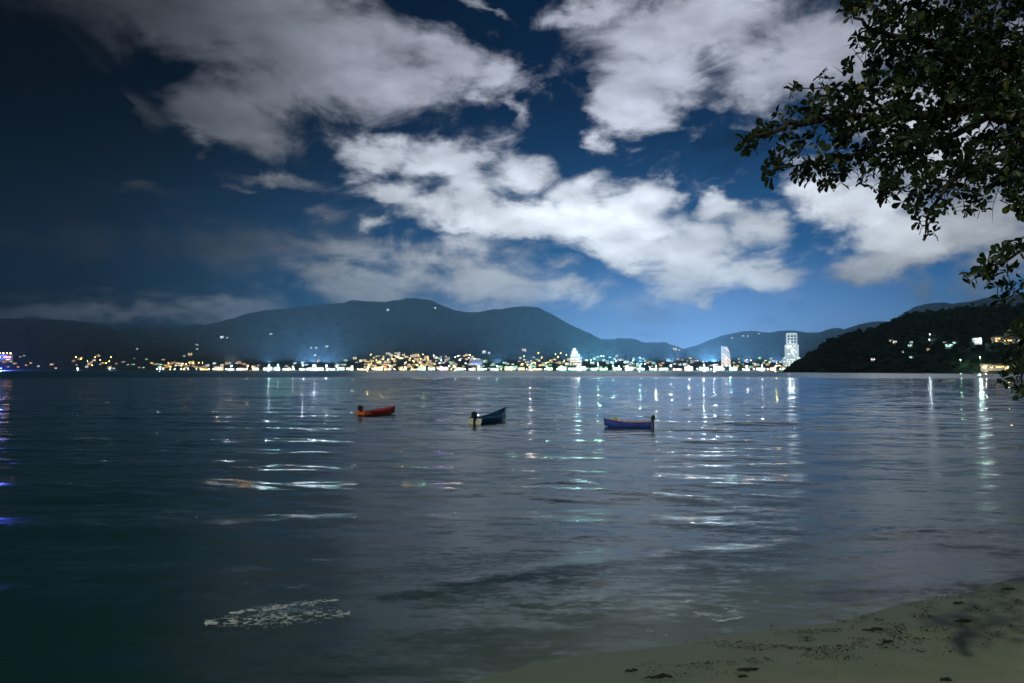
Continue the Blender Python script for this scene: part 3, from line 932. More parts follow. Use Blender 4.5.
def stepped_hotel():
    X, Y, Z = on_hill(576, 366); b = Y / 740.0
    r = empty('stepped_hotel', (X, Y, Z - 1), -math.atan2(X, Y)); tag(r, 'white lit hotel stepping up to a point, right of the town centre', 'hotel')
    for (w, z0, z1, x) in ((12, 0, 9, 0), (9.5, 9, 12, -.6), (6.2, 12, 15, -1.2), (3.2, 15, 17.6, -1.4)):
        m = MB(); m.box((x * b, 0, (z0 + z1) / 2 * b), (w * b, 18 - z0, (z1 - z0) * b)); m.build('wall', M['whitewall'], r)
    m = MB(); m.box((-1.4 * b, 0, 17.6 * b + .5), (3.5 * b, 3, 1.0)); m.build('roof', M['darkroof'], r)
    rg = random.Random(8)
    for (w, z, x, d) in ((12, 2, 0, 9.06), (12, 4.5, 0, 9.06), (12, 7, 0, 9.06), (9.5, 10.3, -.6, 4.56), (6.2, 13.3, -1.2, 3.06), (3.2, 16, -1.4, 1.56)):
        for k in range(int(w / 1.4)):
            cx = (x - w / 2 + .9 + k * 1.4) * b
            p = MB(); p.quad((cx - 1.4, -d, z * b - 1.5), (cx + 1.4, -d, z * b - 1.5), (cx + 1.4, -d, z * b + 1.5), (cx - 1.4, -d, z * b + 1.5))
            p.build('window', rg.choice([M['win_pink'], M['win_white'], M['glass'], M['win_gold']]), r)
    point(r, (0, -45, 24), (1, .9, .82), 380, .8, 'flood_bulb')


def long_hotel():
    X, Y, Z = on_hill(476, 366); b = Y / 740.0
    r = empty('long_hotel', (X, Y, Z - 1), -math.atan2(X, Y)); tag(r, 'long low hotel with a pale blue lit roof edge in the middle of the waterfront', 'hotel')
    m = MB(); m.box((0, 0, 3.2 * b), (13 * b, 16, 6.4 * b)); m.build('wall', M['whitewall'], r)
    m = MB(); m.box((0, -1, 6.9 * b), (14 * b, 19, .7)); m.build('roof', M['darkroof'], r)
    m = MB(); m.box((-1 * b, -10.8, 6.9 * b), (10 * b, .4, .9)); m.build('light_strip', M['win_cool'], r)
    m = MB(); m.box((1 * b, -8.4, 3.6 * b), (10 * b, .4, .9)); m.build('light_strip', M['win_blue'], r)
    for k in range(10):
        cx = (-5.6 + k * 1.24) * b
        p = MB(); p.quad((cx - 1.3, -8.1, 1.8 * b - 1.3), (cx + 1.3, -8.1, 1.8 * b - 1.3), (cx + 1.3, -8.1, 1.8 * b + 1.3), (cx - 1.3, -8.1, 1.8 * b + 1.3))
        p.build('window', M['win_cool'] if k % 3 else M['win_violet'], r)


def shopfronts():
    px = 204.0; j = 0
    while px < 786 and j < 60:
        u, _ = ray(px, 369); Y = float(foot_y(u)) + 46; Z = float(hill_h(u, Y))
        c = rnd.choice(['warm', 'gold', 'white', 'cool'] if px < 260 else ['cool', 'white', 'teal', 'cool'] if px < 350 else ['gold', 'white', 'warm', 'green'] if px < 540 else ['white', 'teal', 'cool', 'green', 'pink'])
        w = rnd.uniform(16, 30); h = rnd.uniform(4.5, 12.5)
        e = empty('beachfront_building', (u * Y, Y, Z), -math.atan(u) + rnd.uniform(-.06, .06))
        m = MB(); m.box((0, 0, h / 2 - 1), (w, 10, h + 2)); m.build('wall', M['plaster'], e)
        m = MB(); m.box((0, -.8, h + .2), (w + 1, 12.4, .4)); m.build('roof', M['darkroof'], e)
        n = max(2, int(w / 5))
        for k in range(n):
            cx = -w / 2 + (k + .5) * w / n
            if rnd.random() < .85:
                p = MB(); p.box((cx, -5.05, 1.7), (w / n * .8, .12, 2.6)); p.build('shop_window', M['shop_' + c], e)
            for fl in range(1, int((h - 1) / 3.2)):
                if rnd.random() > .6: continue
                p = MB(); p.box((cx, -5.05, 1.8 + 3.2 * fl), (w / n * .5, .12, 1.5)); p.build('window', M['win_' + c], e)
        tag(e, f'{ORD[j]} wide low building from the west right behind the beach, with {COLWORD[c]} lit front', 'building', 'low buildings right behind the town beach')
        px += w * 740 / Y + rnd.uniform(.6, 4.0) * 2; j += 1


shopfronts()
curved_tower(); tallest_tower(); stepped_hotel(); long_hotel()

# neon-lit club on the western tip
X, Y, Z = on_hill(5, 362); b = Y / 740
r = empty('neon_club', (X, Y, Z - 1), .5); tag(r, 'club building washed in blue and violet neon at the western tip of the bay', 'building')
m = MB(); m.box((0, 0, 4 * b), (13 * b, 14, 8 * b)); m.build('wall', M['concrete'], r)
m = MB(); m.box((0, 0, 8.2 * b), (13.5 * b, 15, 1.2)); m.build('roof', M['darkroof'], r)
for (dx, dz, w, h, c) in ((-2, 6.5, 8, 1.2, 'blue'), (2, 5, 7, 1.4, 'violet'), (-3, 3.6, 6, 1.0, 'blue'), (2.6, 2.6, 4, .8, 'pink'), (-4.5, 5, 2, 1, 'cool')):
    p = MB(); p.box((dx * b, -7.3, dz * b), (w * b * .9, .4, h * b)); p.build('neon_panel', M['win_' + c], r)
for k in range(4):
    p = MB(); p.box((-4.5 * b + k * 3 * b, -7.3, 8.9 * b), (.8 * b, .5, .6 * b)); p.build('roof_lamp', M['lamp_warm'], r)

# ---- lamps along the waterfront: (px, colour, intensity, height m, words)
LAMPS = [
    (1, 'blue', 900000, 9), (78, 'cool', 2500, 8), (110, 'cool', 4200, 8), (160, 'cool', 4200, 8), (184, 'warm', 5000, 7),
    (219, 'white', 6000, 8), (231.5, 'cool', 22000, 18), (247.5, 'warm', 26000, 17), (269, 'cool', 30000, 18), (278, 'teal', 18000, 19), (293, 'white', 16000, 14),
    (303, 'cool', 22000, 18), (314, 'cool', 30000, 19), (326.5, 'cool', 26000, 18), (337, 'teal', 15000, 15), (352, 'white', 9000, 12), (368, 'gold', 15000, 11),
    (382, 'warm', 20000, 14), (405, 'gold', 17000, 12), (424, 'green', 15000, 11), (441, 'violet', 18000, 14), (455, 'white', 22000, 13), (479, 'cool', 26000, 15), (497, 'teal', 24000, 16),
    (512, 'green', 9000, 11), (530, 'white', 24000, 13), (547, 'green', 11000, 12), (562, 'teal', 13000, 13), (579, 'teal', 34000, 18), (598, 'green', 24000, 20), (613, 'teal', 20000, 16), (627, 'white', 16000, 15),
    (640, 'teal', 22000, 16), (656, 'white', 20000, 15), (671, 'cool', 22000, 17), (689, 'white', 26000, 16), (704, 'cool', 30000, 18), (714, 'cool', 40000, 18),
    (730, 'teal', 18000, 14), (747, 'white', 20000, 15), (762, 'cool', 18000, 15), (776, 'gold', 16000, 14), (789, 'white', 26000, 14),
]
LAMP_K = .15
# unseen upward spots added above some masts to make the haze glow
SKYW = {6: 1.3e5, 8: 2.0e5, 11: 2.6e5, 12: 3.2e5, 13: 3.0e5, 14: 2.0e5, 17: 1.0e5, 20: 1.0e5, 23: 1.2e5, 25: 1.2e5, 28: 2.2e5, 29: 1.8e5, 30: 1.6e5, 32: 2.0e5, 34: 2.0e5, 36: 2.4e5, 37: 3.6e5, 39: 1.6e5, 41: 1.6e5}
SKYC = {6: (1, .72, .45), 17: (1, .8, .55), 20: (.75, .7, 1), 29: (.5, 1, .8), 28: (.5, .95, 1)}


def lamp_meshes(h, c, kind='lamp_'):
    p = MB(); p.tube([(0, 0, -1), (0, 0, h)], [.22, .12], 6); p.box((0, -.8, h), (.16, 1.8, .16))
    hd = MB(); hd.box((0, -1.6, h - .15), (1.8, .9, .5)); hd.box((0, -1.9, h - .7), (1.3, .5, .5))
    return p.mesh('pole', M['metal']), hd.mesh('lamp_head', M[kind + c])


for n_, (px, c, inten, h) in enumerate(LAMPS):
    u, _ = ray(px, 369); Y = float(foot_y(u)) + 14; Z = float(hill_h(u, Y, True))
    e = empty('floodlight_mast', (u * Y, Y, Z), -math.atan(u))
    near = {0: 'on the western tip'}.get(n_, 'on the waterfront')
    tag(e, f'{ORD[n_]} {COLWORD[c]} lamp mast', 'lamp', 'lamp masts along the waterfront')
    a, b_ = lamp_meshes(h, c, 'mast_'); link('pole', a, e); link('lamp_head', b_, e)
    sp = bpy.data.lights.new('sea_lamp', 'SPOT'); sp.energy = inten * LAMP_K * LW; sp.color = LIGHTC[c]; sp.spot_size = R(172); sp.spot_blend = .3; sp.shadow_soft_size = 1.2
    so = bpy.data.objects.new('sea_lamp', sp); col.objects.link(so); so.parent = e; so.location = (0, -2.2, h - 2.0); so.rotation_euler = (R(-90), 0, 0)
    point(e, (0, -2.2, h - 2.2), LIGHTC[c], inten * (.11 if c != 'blue' else .02), 1.0)
    e['px'] = px
    if n_ in SKYW:  # added light with no fixture of its own, only brightens the haze
        sl_ = bpy.data.lights.new('added_haze_light', 'SPOT'); sl_.energy = SKYW[n_] * (.50 if n_ < 22 else 1.0) * LW; sl_.color = SKYC.get(n_, (.62, .88, 1)); sl_.spot_size = R(179); sl_.spot_blend = .25; sl_.shadow_soft_size = 1.0
        so = bpy.data.objects.new('added_haze_light', sl_); col.objects.link(so); so.parent = e; so.location = (0, 6, h + 9); so.rotation_euler = (R(180), 0, 0)
# labels: counted per colour from the west
byc = defaultdict(list)
for o in [o for o in col.objects if o.name.startswith('floodlight_mast')]: byc[(o['label'].split(' ', 1)[1])].append(o)
for k, os_ in byc.items():
    os_.sort(key=lambda o: o['px'])
    for j, o in enumerate(os_):
        o['label'] = (f'{ORD[j]} {k} from the west' if len(os_) > 1 else f'the only {k}') + ' along the waterfront'
        del o['px']

# low lamps between the masts, too weak to light the haze
prom = defaultdict(list)
px = 150.0
while px < 795:
    px += rnd.uniform(4.2, 8.0)
    c = rnd.choice(['white', 'cool', 'gold'] if px < 560 else ['white', 'cool', 'teal']); prom[c].append(px)
for c, xs in prom.items():
    a, b_ = lamp_meshes(6.0, c)
    for j, px in enumerate(xs):
        u, _ = ray(px, 369); Y = float(foot_y(u)) + 9; Z = float(hill_h(u, Y))
        e = empty('street_lamp', (u * Y, Y, Z), -math.atan(u)); link('pole', a, e); link('lamp_head', b_, e)
        od = ORD[j]
        tag(e, f'{od} low {COLWORD[c]} street lamp from the west on the promenade', 'lamp', 'street lamps on the promenade')

# small lamps on the lanes between the hillside houses
for (x0, x1, yt, n_, c, where) in [(368, 430, 355, 34, 'gold', 'on the lanes of the golden hillside quarter'), (432, 476, 356, 14, 'white', 'on the lanes of the green-tinted quarter'), (520, 568, 354, 16, 'gold', 'on the lanes between the two hotels'),
                                   (586, 654, 357, 20, 'teal', 'on the lanes between stepped hotel and curved tower'), (734, 786, 359, 14, 'warm', 'on the lanes between the two towers'), (76, 116, 357, 9, 'gold', 'on the lanes of the stepped hamlet'), (168, 204, 363, 10, 'gold', 'on the lanes above the long amber terrace')]:
    a, b_ = lamp_meshes(5.5, c)
    for j in range(n_):
        px = x0 + (x1 - x0) * (j + rnd.random()) / n_; X, Y, Z = on_hill(px, rnd.uniform(yt, 368.5))
        e = empty('lane_lamp', (X, Y - 9, float(hill_h(X / Y, Y - 9))), -math.atan2(X, Y)); link('pole', a, e); link('lamp_head', b_, e)
        tag(e, f'{ORD[j]} small {COLWORD[c]} lamp {where}', 'lamp', 'small lamps on the hillside lanes')

# trees and palms in front of the buildings
for j in range(26):
    px = 205 + j * 22.5 + rnd.uniform(-6, 6); u, _ = ray(px, 369); Y = float(foot_y(u)) + 22; Z = float(hill_h(u, Y))
    e = empty('palm_tree', (u * Y, Y, Z), rnd.random() * 6, rnd.uniform(.9, 1.25)); c_, t_ = palms[j % 2]
    link('trunk', t_, e); link('crown', c_, e)
    tag(e, f'{ORD[j]} palm from the west in the row along the town beach', 'palm', 'palms along the town beach')


# ------------------------------------------------------------------ lit places on the headland
HL = [  # px, py, colour, scale, label
    (889.5, 343.5, 'white', .42, 'upper small lit hut at the seaward end of the headland lights'), (893, 345, 'white', .42, 'small lit hut just right of the upper seaward hut'),
    (871, 362.3, 'white', .4, 'lowest lit hut near the water under the dark seaward slope'), (909, 345, 'cool', .35, 'pale hut above the ring of faint lights on the headland'),
    (902, 355, 'teal', .35, 'left hut in the ring of faint lights on the headland'), (908, 348.5, 'teal', .35, 'upper hut in the ring of faint lights on the headland'),
    (909, 361, 'teal', .4, 'bottom hut in the ring of faint lights on the headland'), (926, 352.5, 'gold', .3, 'tiny golden hut right under the two blue-white lamps'),
    (943, 345.5, 'cool', .3, 'tiny house left of the cold white villa on the headland'), (946.5, 349.5, 'teal', .55, 'turquoise lit villa in the middle of the headland'),
    (952, 346.5, 'teal', .4, 'small house right of the turquoise villa on the headland'), (974, 345, 'cool', .75, 'bright blue-white villa halfway up the headland'),
    (996, 345, 'warm', .85, 'amber lit long villa halfway up the headland'), (1003, 345, 'gold', .75, 'golden lit villa against the branch tip on the headland'),
    (1010, 344, 'blue', .75, 'blue lit villa beside the golden villa on the headland'), (1016, 345, 'cool', .6, 'cold white villa behind the hanging branch on the headland'),
    (983, 369.3, 'warm', .6, 'first lit beach hut from the pale ramp on the headland beach'), (989, 369.3, 'warm', .6, 'second lit beach hut from the pale ramp on the headland beach'),
    (995.5, 369.3, 'gold', .65, 'third lit beach hut from the pale ramp, golden'), (1002, 369.5, 'gold', .5, 'fourth lit beach hut from the pale ramp, golden'),
    (1013, 369.3, 'warm', .6, 'beach hut nearest the hanging branch on the headland beach'),
]
for j, (px, py, c, s, lab) in enumerate(HL):
    X, Y, Z = on_head(px, py)
    o = house('low', c, j, (X, Y - 6, Z + 3.0 * (py < 366)), -math.atan2(X, Y) + .1, s)
    tag(o, lab, 'building', 'lit houses on the headland')
for (px, py, c, it, lab) in [(925, 338, 'cool', 90, 'upper of two blue-white lamps on the dark headland'), (924.5, 343.5, 'cool', 60, 'lower of two blue-white lamps on the dark headland'),
                             (973, 362, 'green', 200, 'green garden lamp among trees behind the pale ramp'), (954, 365, 'green', 90, 'dim green garden lamp left of the pale ramp'),
                             (978, 369.8, 'white', 160, 'white lamp at the landing on the headland beach'), (1000, 366, 'gold', 50, 'yellow garden lamp behind the beach huts'), (974, 343, 'cool', 260, 'cold lamp on the bright blue-white villa terrace')]:
    X, Y, Z = on_head(px, py + 2 if py < 366 else 372)
    e = empty('garden_lamp', (X, Y - 14, Z), 0); h = 8.0 if py < 366 else 4.5
    p = MB(); p.tube([(0, 0, -1), (0, 0, h)], .1, 6); p.build('pole', M['metal'], e)
    g = MB(); g.ball((0, 0, h + .35), .42 if it > 300 else .3, 1, 0, 1, 2); g.build('lamp_globe', M['lamp_' + c], e)
    point(e, (0, -1.2, h + .6), LIGHTC[c], it, .5); tag(e, lab, 'lamp', 'lamps on the headland')
# pale ramp down to the water
X0, Y0, Z0 = on_head(952, 372); X1, Y1, Z1 = on_head(981, 371)
rp = MB(); n = 10
for i in range(n):
    a, b = i / n, (i + 1) / n
    P = lambda t, s, dz: (X0 + (X1 - X0) * t, Y0 - 8 + (Y1 - Y0) * t + s, .5 + 3.2 * t + dz)
    rp.add([P(a, -4, -1.5), P(b, -4, -1.5), P(b, 4, -1.5), P(a, 4, -1.5), P(a, -4, 0), P(b, -4, 0), P(b, 4, 0), P(a, 4, 0)],
           [(0, 3, 2, 1), (4, 5, 6, 7), (0, 1, 5, 4), (2, 3, 7, 6)] + ([(0, 4, 7, 3)] if i == 0 else []) + ([(1, 2, 6, 5)] if i == n - 1 else []))
tag(rp.build('boat_ramp', M['concrete']), 'pale lit concrete ramp running down to the water on the headland beach', 'ramp')
for j, (px, s) in enumerate([(966, .8), (953, .9), (958, .8), (980, .6), (990, .55), (1006, .7)]):
    X, Y, Z = on_head(px, 371)
    tree('beach_tree', j % 5, (X, Y + 16, Z), s, f'{ORD[j]} tree from the left behind the headland beach', 'trees behind the headland beach', j)


# ------------------------------------------------------------------ boats
def loft(secs, mb, mi=0, flip=False):
    """secs: list of half sections [(y, z), ...] with x; mirrored to a hull skin"""
    n = len(secs[0][1]); vs = []
    for x, s in secs:
        for (y, z) in s: vs.append((x, -y, z))
        for (y, z) in reversed(s[:-1] if s[-1][0] == 0 else s): vs.append((x, y, z))
    w = len(vs) // len(secs); fs = []
    for i in range(len(secs) - 1):
        for k in range(w - 1):
            a = i * w + k; f = (a, a + 1, a + w + 1, a + w)
            fs.append(f[::-1] if flip else f)
    mb.add(vs, fs, mi, True); return w


def boat(name, L, B, mats, label, loc, rz, rise=.55, motor=True, cat='boat', ms=1.0):
    """hull along +x = bow; open wooden boat with raised bow and flat transom"""
    r = empty(name, loc, rz); tag(r, label, cat, 'small open boats moored in the bay')
    hull_m, trans_m, rail_m = mats
    N = 18; outer = []; inner = []; rail_p = []
    for i in range(N + 1):
        q = i / N; x = -L / 2 + L * q
        w = B / 2 * (.80 + .20 * math.sin(min(q, .5) * math.pi)) * (1 - max(0, (q - .42) / .58) ** 2.1) + .02
        sheer = .46 + rise * max(0, (q - .35) / .65) ** 2.2 + .06 * (1 - q) ** 3
        keel = -.22 + .42 * max(0, (q - .72) / .28) ** 2.2
        xo = x + .30 * max(0, (q - .8) / .2) ** 2
        def sec(t, dx=0):
            return [((w - t) * a, keel + t + (sheer - keel - (t if a == 1 else t)) * b_) for a, b_ in ((1, 1), (.97, .68), (.86, .34), (.55, .10), (0, 0))]
        outer.append((xo, sec(0))); inner.append((xo, [(max(y - .035, 0.0), min(z + .05, sheer)) for (y, z) in sec(0)][:4] + [(0, keel + .05)]))
        rail_p.append((xo, w, sheer))
    mb = MB(); loft(outer, mb, 0); loft(inner[:-1], mb, 0, True)
    mb.build('hull', hull_m, r)
    # transom board
    s = outer[0][1]; t = MB(); x = outer[0][0]
    pts = [(-y, z) for y, z in s] + [(y, z) for y, z in reversed(s[:-1])]
    vs = [(x - .03, y, z) for y, z in pts] + [(x + .03, y, z) for y, z in pts]; n = len(pts)
    t.add(vs, [tuple(range(n)), tuple(range(2 * n - 1, n - 1, -1))] + [(i, i + n, (i + 1) % n + n, (i + 1) % n) for i in range(n)])
    t.build('transom', trans_m, r)
    for sgn in (-1, 1):
        g = MB(); g.tube([(x, sgn * w, z + .01) for x, w, z in rail_p], .055, 6); g.build('gunwale', rail_m, r)
    st = MB(); xb, wb, zb = rail_p[-1]; st.tube([(xb - .18, 0, .1), (xb - .03, 0, zb - .25), (xb + .06, 0, zb + .12)], [.05, .05, .04], 6); st.build('stem_post', hull_m, r)
    for q in (.22, .45, .66):
        x, w, z = rail_p[int(q * N)]
        b_ = MB(); b_.box((x, 0, z - .14), (.24, w * 1.88, .04)); b_.build('thwart', rail_m, r)
    if motor:
        mo = MB(); x = outer[0][0] - .16
        mo.box((x, 0, .66 + .22 * ms), (.50 * ms, .40 * ms, .44 * ms), 0, 0, .72); mo.box((x - .02, 0, .66 + .47 * ms), (.34 * ms, .26 * ms, .08), 0, 0, .6)
        m = mo.build('outboard_motor', M['black'], r)
        sh = MB(); sh.tube([(x, 0, .65), (x - .03, 0, -.3)], [.11, .07], 8); sh.box((x + .1, 0, .5), (.16, .2, .22)); sh.build('shaft', M['black'], m)
        ti = MB(); ti.tube([(x + .2, 0, .82), (x + .72, .05, .92)], [.03, .025], 6); ti.build('tiller', M['black'], m)
    return r


def at_water(px, py, dz=0):
    u, t_ = ray(px, py); Y = (dz - CAM_Z) / t_
    return u * Y, Y


# orange and red boat: stern to the left and nearer, bow away to the right
x0, y0 = at_water(363, 416.0)
boat('longtail_boat', 4.6, 1.5, (M['redp'], M['orange'], M['redp']), 'small red boat with orange stern and dark motor, left of the other two', (x0 + 1.25, y0 + 1.7, 0), .92, .40)
ob = [o for o in col.objects if o.name == 'longtail_boat'][0]
p = MB(); p.box((-2.1, 0, .30), (.9, 1.52, .30)); p.build('stern_box', M['orange'], ob)
x0, y0 = at_water(477, 424)
boat('motor_boat', 6.2, 1.75, (M['navy'], M['cream'], M['navy']), 'dark blue boat with cream stern panel and high raised bow, middle of the three', (x0 + 1.15, y0 + 2.6, 0), 1.13, .75)
x0, y0 = at_water(630, 427.5)
b3 = boat('fishing_boat', 3.75, 1.35, (M['blue'], M['navy'], M['pinkwood']), 'royal blue boat with pinkish gunwale and black motor, right of the other two', (x0, y0 + .4, 0), math.pi - .12, .30, ms=.8)
c = MB(); c.ball((1.2, .0, .74), .15, 3, .3, 1.2, 2); c.tube([(1.2, 0, .45), (1.2, 0, .7)], .04, 6)
tag(c.build('mooring_buoy', M['yellow'], None), 'pale yellow buoy stowed in the bow of the royal blue boat', 'buoy')
bu = [o for o in col.objects if o.name == 'mooring_buoy'][0]; bu.location = b3.location; bu.rotation_euler = b3.rotation_euler
# white boats by the headland beach
for (px, py, L, rz, lab) in [(988, 376.2, 9.0, .1, 'long white speedboat lying off the lit headland beach'), (975, 375.3, 5.0, .4, 'small white boat at the foot of the pale ramp'), (1015, 376, 6.0, 2.9, 'white boat nearest the hanging branch off the headland beach'), (948, 383.2, 6.0, .2, 'white boat alone on the water before the headland beach')]:
    x0, y0 = at_water(px, py)
    boat('speedboat', L, 2.1, (M['white'], M['white'], M['white']), lab, (x0, y0, .1), rz, .5)


# ------------------------------------------------------------------ tree leaning in from the right
def overhanging_tree():
    rg = random.Random(21)
    bx, by = 10.2, 9.6; gz = float(ground_z(bx, by))
    r = empty('beach_almond_tree', (bx, by, gz)); tag(r, 'broad-leaved tree hanging dark leafy branches over the upper corner of the beach', 'tree')
    base = Vector((bx, by, gz))
    def W(px, py, Y):
        u, t_ = ray(px, py); return Vector((u * Y, Y, CAM_Z + t_ * Y)) - base
    t = MB(); t.tube([(0, 0, -.4), (.05, .05, .8), (-.1, .1, 2.2), (-.15, .0, 3.6), (.1, .1, 5.2), (.3, .2, 7.2), (.2, .3, 9)], [.42, .33, .28, .26, .22, .17, .08], 12)
    t.build('trunk', M['bark'], r)
    # clumps: centre px, py, radius px, leaves weight, depth
    CL = [(1010, 40, 75, 1.35, 9.8), (950, 45, 62, 1.3, 9.6), (905, 50, 50, 1.15, 9.4), (985, 110, 70, 1.35, 9.6), (930, 110, 58, 1.25, 9.3), (885, 115, 46, 1.2, 9.0),
          (870, 60, 24, .75, 9.2), (868, 12, 26, .9, 9.3), (900, 0, 50, 1.1, 9.4), (868, 88, 22, .7, 9.1), (850, 100, 26, .85, 8.9), (845, 130, 34, 1.0, 8.8), (815, 105, 17, .75, 8.7), (800, 88, 9, .6, 8.6), (820, 82, 9, .55, 8.7),
          (808, 128, 22, .85, 8.6), (788, 122, 17, .85, 8.5), (753, 140, 11, .95, 8.3), (771, 132, 6, .6, 8.4), (764, 131, 5, .5, 8.4), (800, 150, 17, .75, 8.5), (780, 160, 13, .8, 8.4), (775, 172, 8, .85, 8.4), (808, 172, 12, .7, 8.5), (830, 158, 26, .95, 8.7), (820, 183, 10, .7, 8.5), (835, 182, 7, .6, 8.5), (795, 175, 8, .5, 8.45),
          (870, 155, 34, 1.1, 8.9), (905, 160, 36, 1.05, 9.1), (887, 184, 14, .85, 8.9), (888, 193, 7, .7, 8.9), (945, 165, 38, 1.0, 9.3), (930, 195, 24, .9, 9.1), (912, 205, 12, .75, 9.0), (925, 222, 9, .85, 9.0), (930, 232, 5, .9, 9.0), (960, 190, 24, .85, 9.3), (972, 203, 11, .7, 9.3),
          (985, 170, 34, .95, 9.4), (1015, 160, 40, 1.0, 9.6), (1008, 188, 20, .6, 9.5), (1022, 205, 12, .7, 9.4),
          (1018, 240, 13, .8, 8.4), (1002, 262, 14, .75, 8.3), (985, 268, 9, .8, 8.3), (976, 276, 8, .8, 8.3), (1000, 283, 11, .75, 8.3), (1018, 290, 16, .85, 8.4), (1010, 298, 9, .7, 8.3),
          (1016, 352, 12, .75, 8.1), (1021, 368, 9, .9, 8.1), (1023, 388, 7, .95, 8.0), (1004, 377, 4, .5, 8.0), (1026, 330, 12, .9, 8.1),
          (1060, 60, 90, 1.2, 10.2), (1110, 120, 110, 1.1, 10.4), (1060, 170, 60, 1.1, 9.9), (1000, -60, 110, 1.1, 10), (920, -70, 70, 1.0, 9.6), (1120, -40, 130, 1.1, 10.5), (1070, 260, 60, 1.0, 8.8), (1070, 350, 60, 1.0, 8.4), (1180, 60, 120, 1.0, 11), (1160, 220, 100, 1.0, 10.5)]
    # limbs: from the trunk through rough px ways to the tips
    LB = [([(1150, 200, 9.9), (1060, 130, 9.7), (980, 110, 9.4), (900, 118, 9.0), (840, 118, 8.7), (790, 124, 8.5), (752, 138, 8.3)], .11),
          ([(1150, 200, 9.9), (1060, 90, 9.8), (990, 60, 9.6), (920, 40, 9.4), (868, 30, 9.2), (852, 10, 9.2)], .09),
          ([(1000, 112, 9.4), (940, 140, 9.2), (880, 150, 8.9), (830, 160, 8.7), (778, 168, 8.4)], .05),
          ([(1060, 140, 9.6), (1000, 160, 9.4), (950, 180, 9.2), (928, 215, 9.0), (925, 236, 9.0)], .05),
          ([(1170, 280, 9.4), (1090, 250, 8.8), (1040, 238, 8.5), (1005, 262, 8.3), (975, 272, 8.3)], .04),
          ([(1040, 242, 8.5), (1025, 285, 8.4), (1005, 300, 8.3)], .025),
          ([(1170, 320, 9.2), (1090, 310, 8.6), (1040, 320, 8.2), (1020, 350, 8.1), (1005, 376, 8.0)], .035),
          ([(1030, 330, 8.1), (1022, 365, 8.05), (1021, 397, 8.0)], .02),
          ([(905, 118, 9.0), (870, 100, 8.9), (830, 88, 8.7), (798, 88, 8.6)], .025),
          ([(985, 165, 9.4), (1000, 185, 9.4), (993, 205, 9.4), (992, 224, 9.4)], .008),
          ([(1000, 200, 9.4), (1012, 206, 9.4), (1024, 203, 9.4)], .007),
          ([(945, 200, 9.1), (925, 228, 9.0), (912, 230, 9.0)], .006),
          ([(868, 70, 9.1), (850, 45, 9.1), (842, 47, 9.1)], .006), ([(845, 75, 8.9), (832, 65, 8.9)], .006)]
    for pts, w0 in LB:
        P = [W(*q) for q in pts]; mb = MB()
        # smooth the way a little
        Q = []
        for i in range(len(P) - 1):
            for k in range(4):
                t_ = k / 4; v = P[i].lerp(P[i + 1], t_) + Vector((rg.uniform(-1, 1), rg.uniform(-1, 1), rg.uniform(-1, 1))) * w0 * .35; Q.append(v)
        Q.append(P[-1]); n = len(Q)
        if w0 >= .035 and pts[0][0] > 1100: Q.insert(0, Vector((-.1, .05, (3.0 if w0 > .06 else 2.2))))
        n = len(Q); mb.tube(Q, [w0 * (1 - .85 * i / (n - 1)) for i in range(n)], 8); mb.build('limb', M['bark'], r)
    lf = MB(); tw = MB()
    def leaf(p, d, nrm, L):
        s = d.cross(nrm).normalized(); nrm = s.cross(d).normalized()
        w = L * rg.uniform(.26, .34); fold = .18 * L * rg.uniform(.2, 1); cv = -.10 * L
        A = [p, p + d * .30 * L + s * w * .5 + nrm * fold * .5, p + d * .68 * L + s * w + nrm * fold, p + d * .93 * L + s * w * .62 + nrm * fold * .5 + nrm * cv,
             p + d * L + nrm * cv, p + d * .93 * L - s * w * .62 + nrm * fold * .5 + nrm * cv, p + d * .68 * L - s * w + nrm * fold, p + d * .30 * L - s * w * .5 + nrm * fold * .5, p + d * .5 * L]
        lf.add(A, [(0, 1, 8), (1, 2, 8), (2, 3, 4, 8), (4, 5, 6, 8), (6, 7, 8), (7, 0, 8)], 0, False)
    for (px, py, rp_, wt, Yd) in CL:
        inside = px - rp_ < 1040
        ros = int(wt * (rp_ ** 2) * ((.025 if px > 900 else .020) if inside and py < 235 else .008)) + 2
        if rp_ < 16: ros = int(wt * rp_ * .42) + 1
        for _ in range(ros):
            a = rg.random() * 6.283; q = rg.random() ** .6 * rp_
            X_, Y_ = px + q * math.cos(a), py + q * math.sin(a)
            c = W(X_, Y_, Yd + rg.uniform(-1, 1) * min(.9, rp_ * .022))
            ax = Vector((rg.uniform(-1, .5), rg.uniform(-.6, .6), rg.uniform(-.3, 1))).normalized()
            o1 = ax.orthogonal().normalized(); o2 = ax.cross(o1)
            tw.tube([c - ax * .10 + Vector((0, 0, -.02)), c - ax * .05, c], [.005, .004, .004], 4, 0, False)
            k0 = rg.randrange(5, 9)
            for k in range(k0):
                b_ = 6.283 * k / k0 + rg.uniform(-.35, .35); tilt = rg.uniform(.1, .75)
                d = (o1 * math.cos(b_) + o2 * math.sin(b_)) * 1.0 + ax * tilt + Vector((0, 0, -.15)); d.normalize()
                leaf(c + d * .012, d, ax, rg.uniform(.065, .145))
    lf.build('foliage', M['leaf'], r); tw.build('twigs', M['bark'], r)


overhanging_tree()


# ------------------------------------------------------------------ small things on the sand, foam
def on_sand(px, py):
    u, t_ = ray(px, py); Y = 4.0
    for _ in range(2000):
        z = float(ground_z(u * Y, Y))
        if CAM_Z + t_ * Y <= z: break
        Y += .02
    return u * Y, Y, z


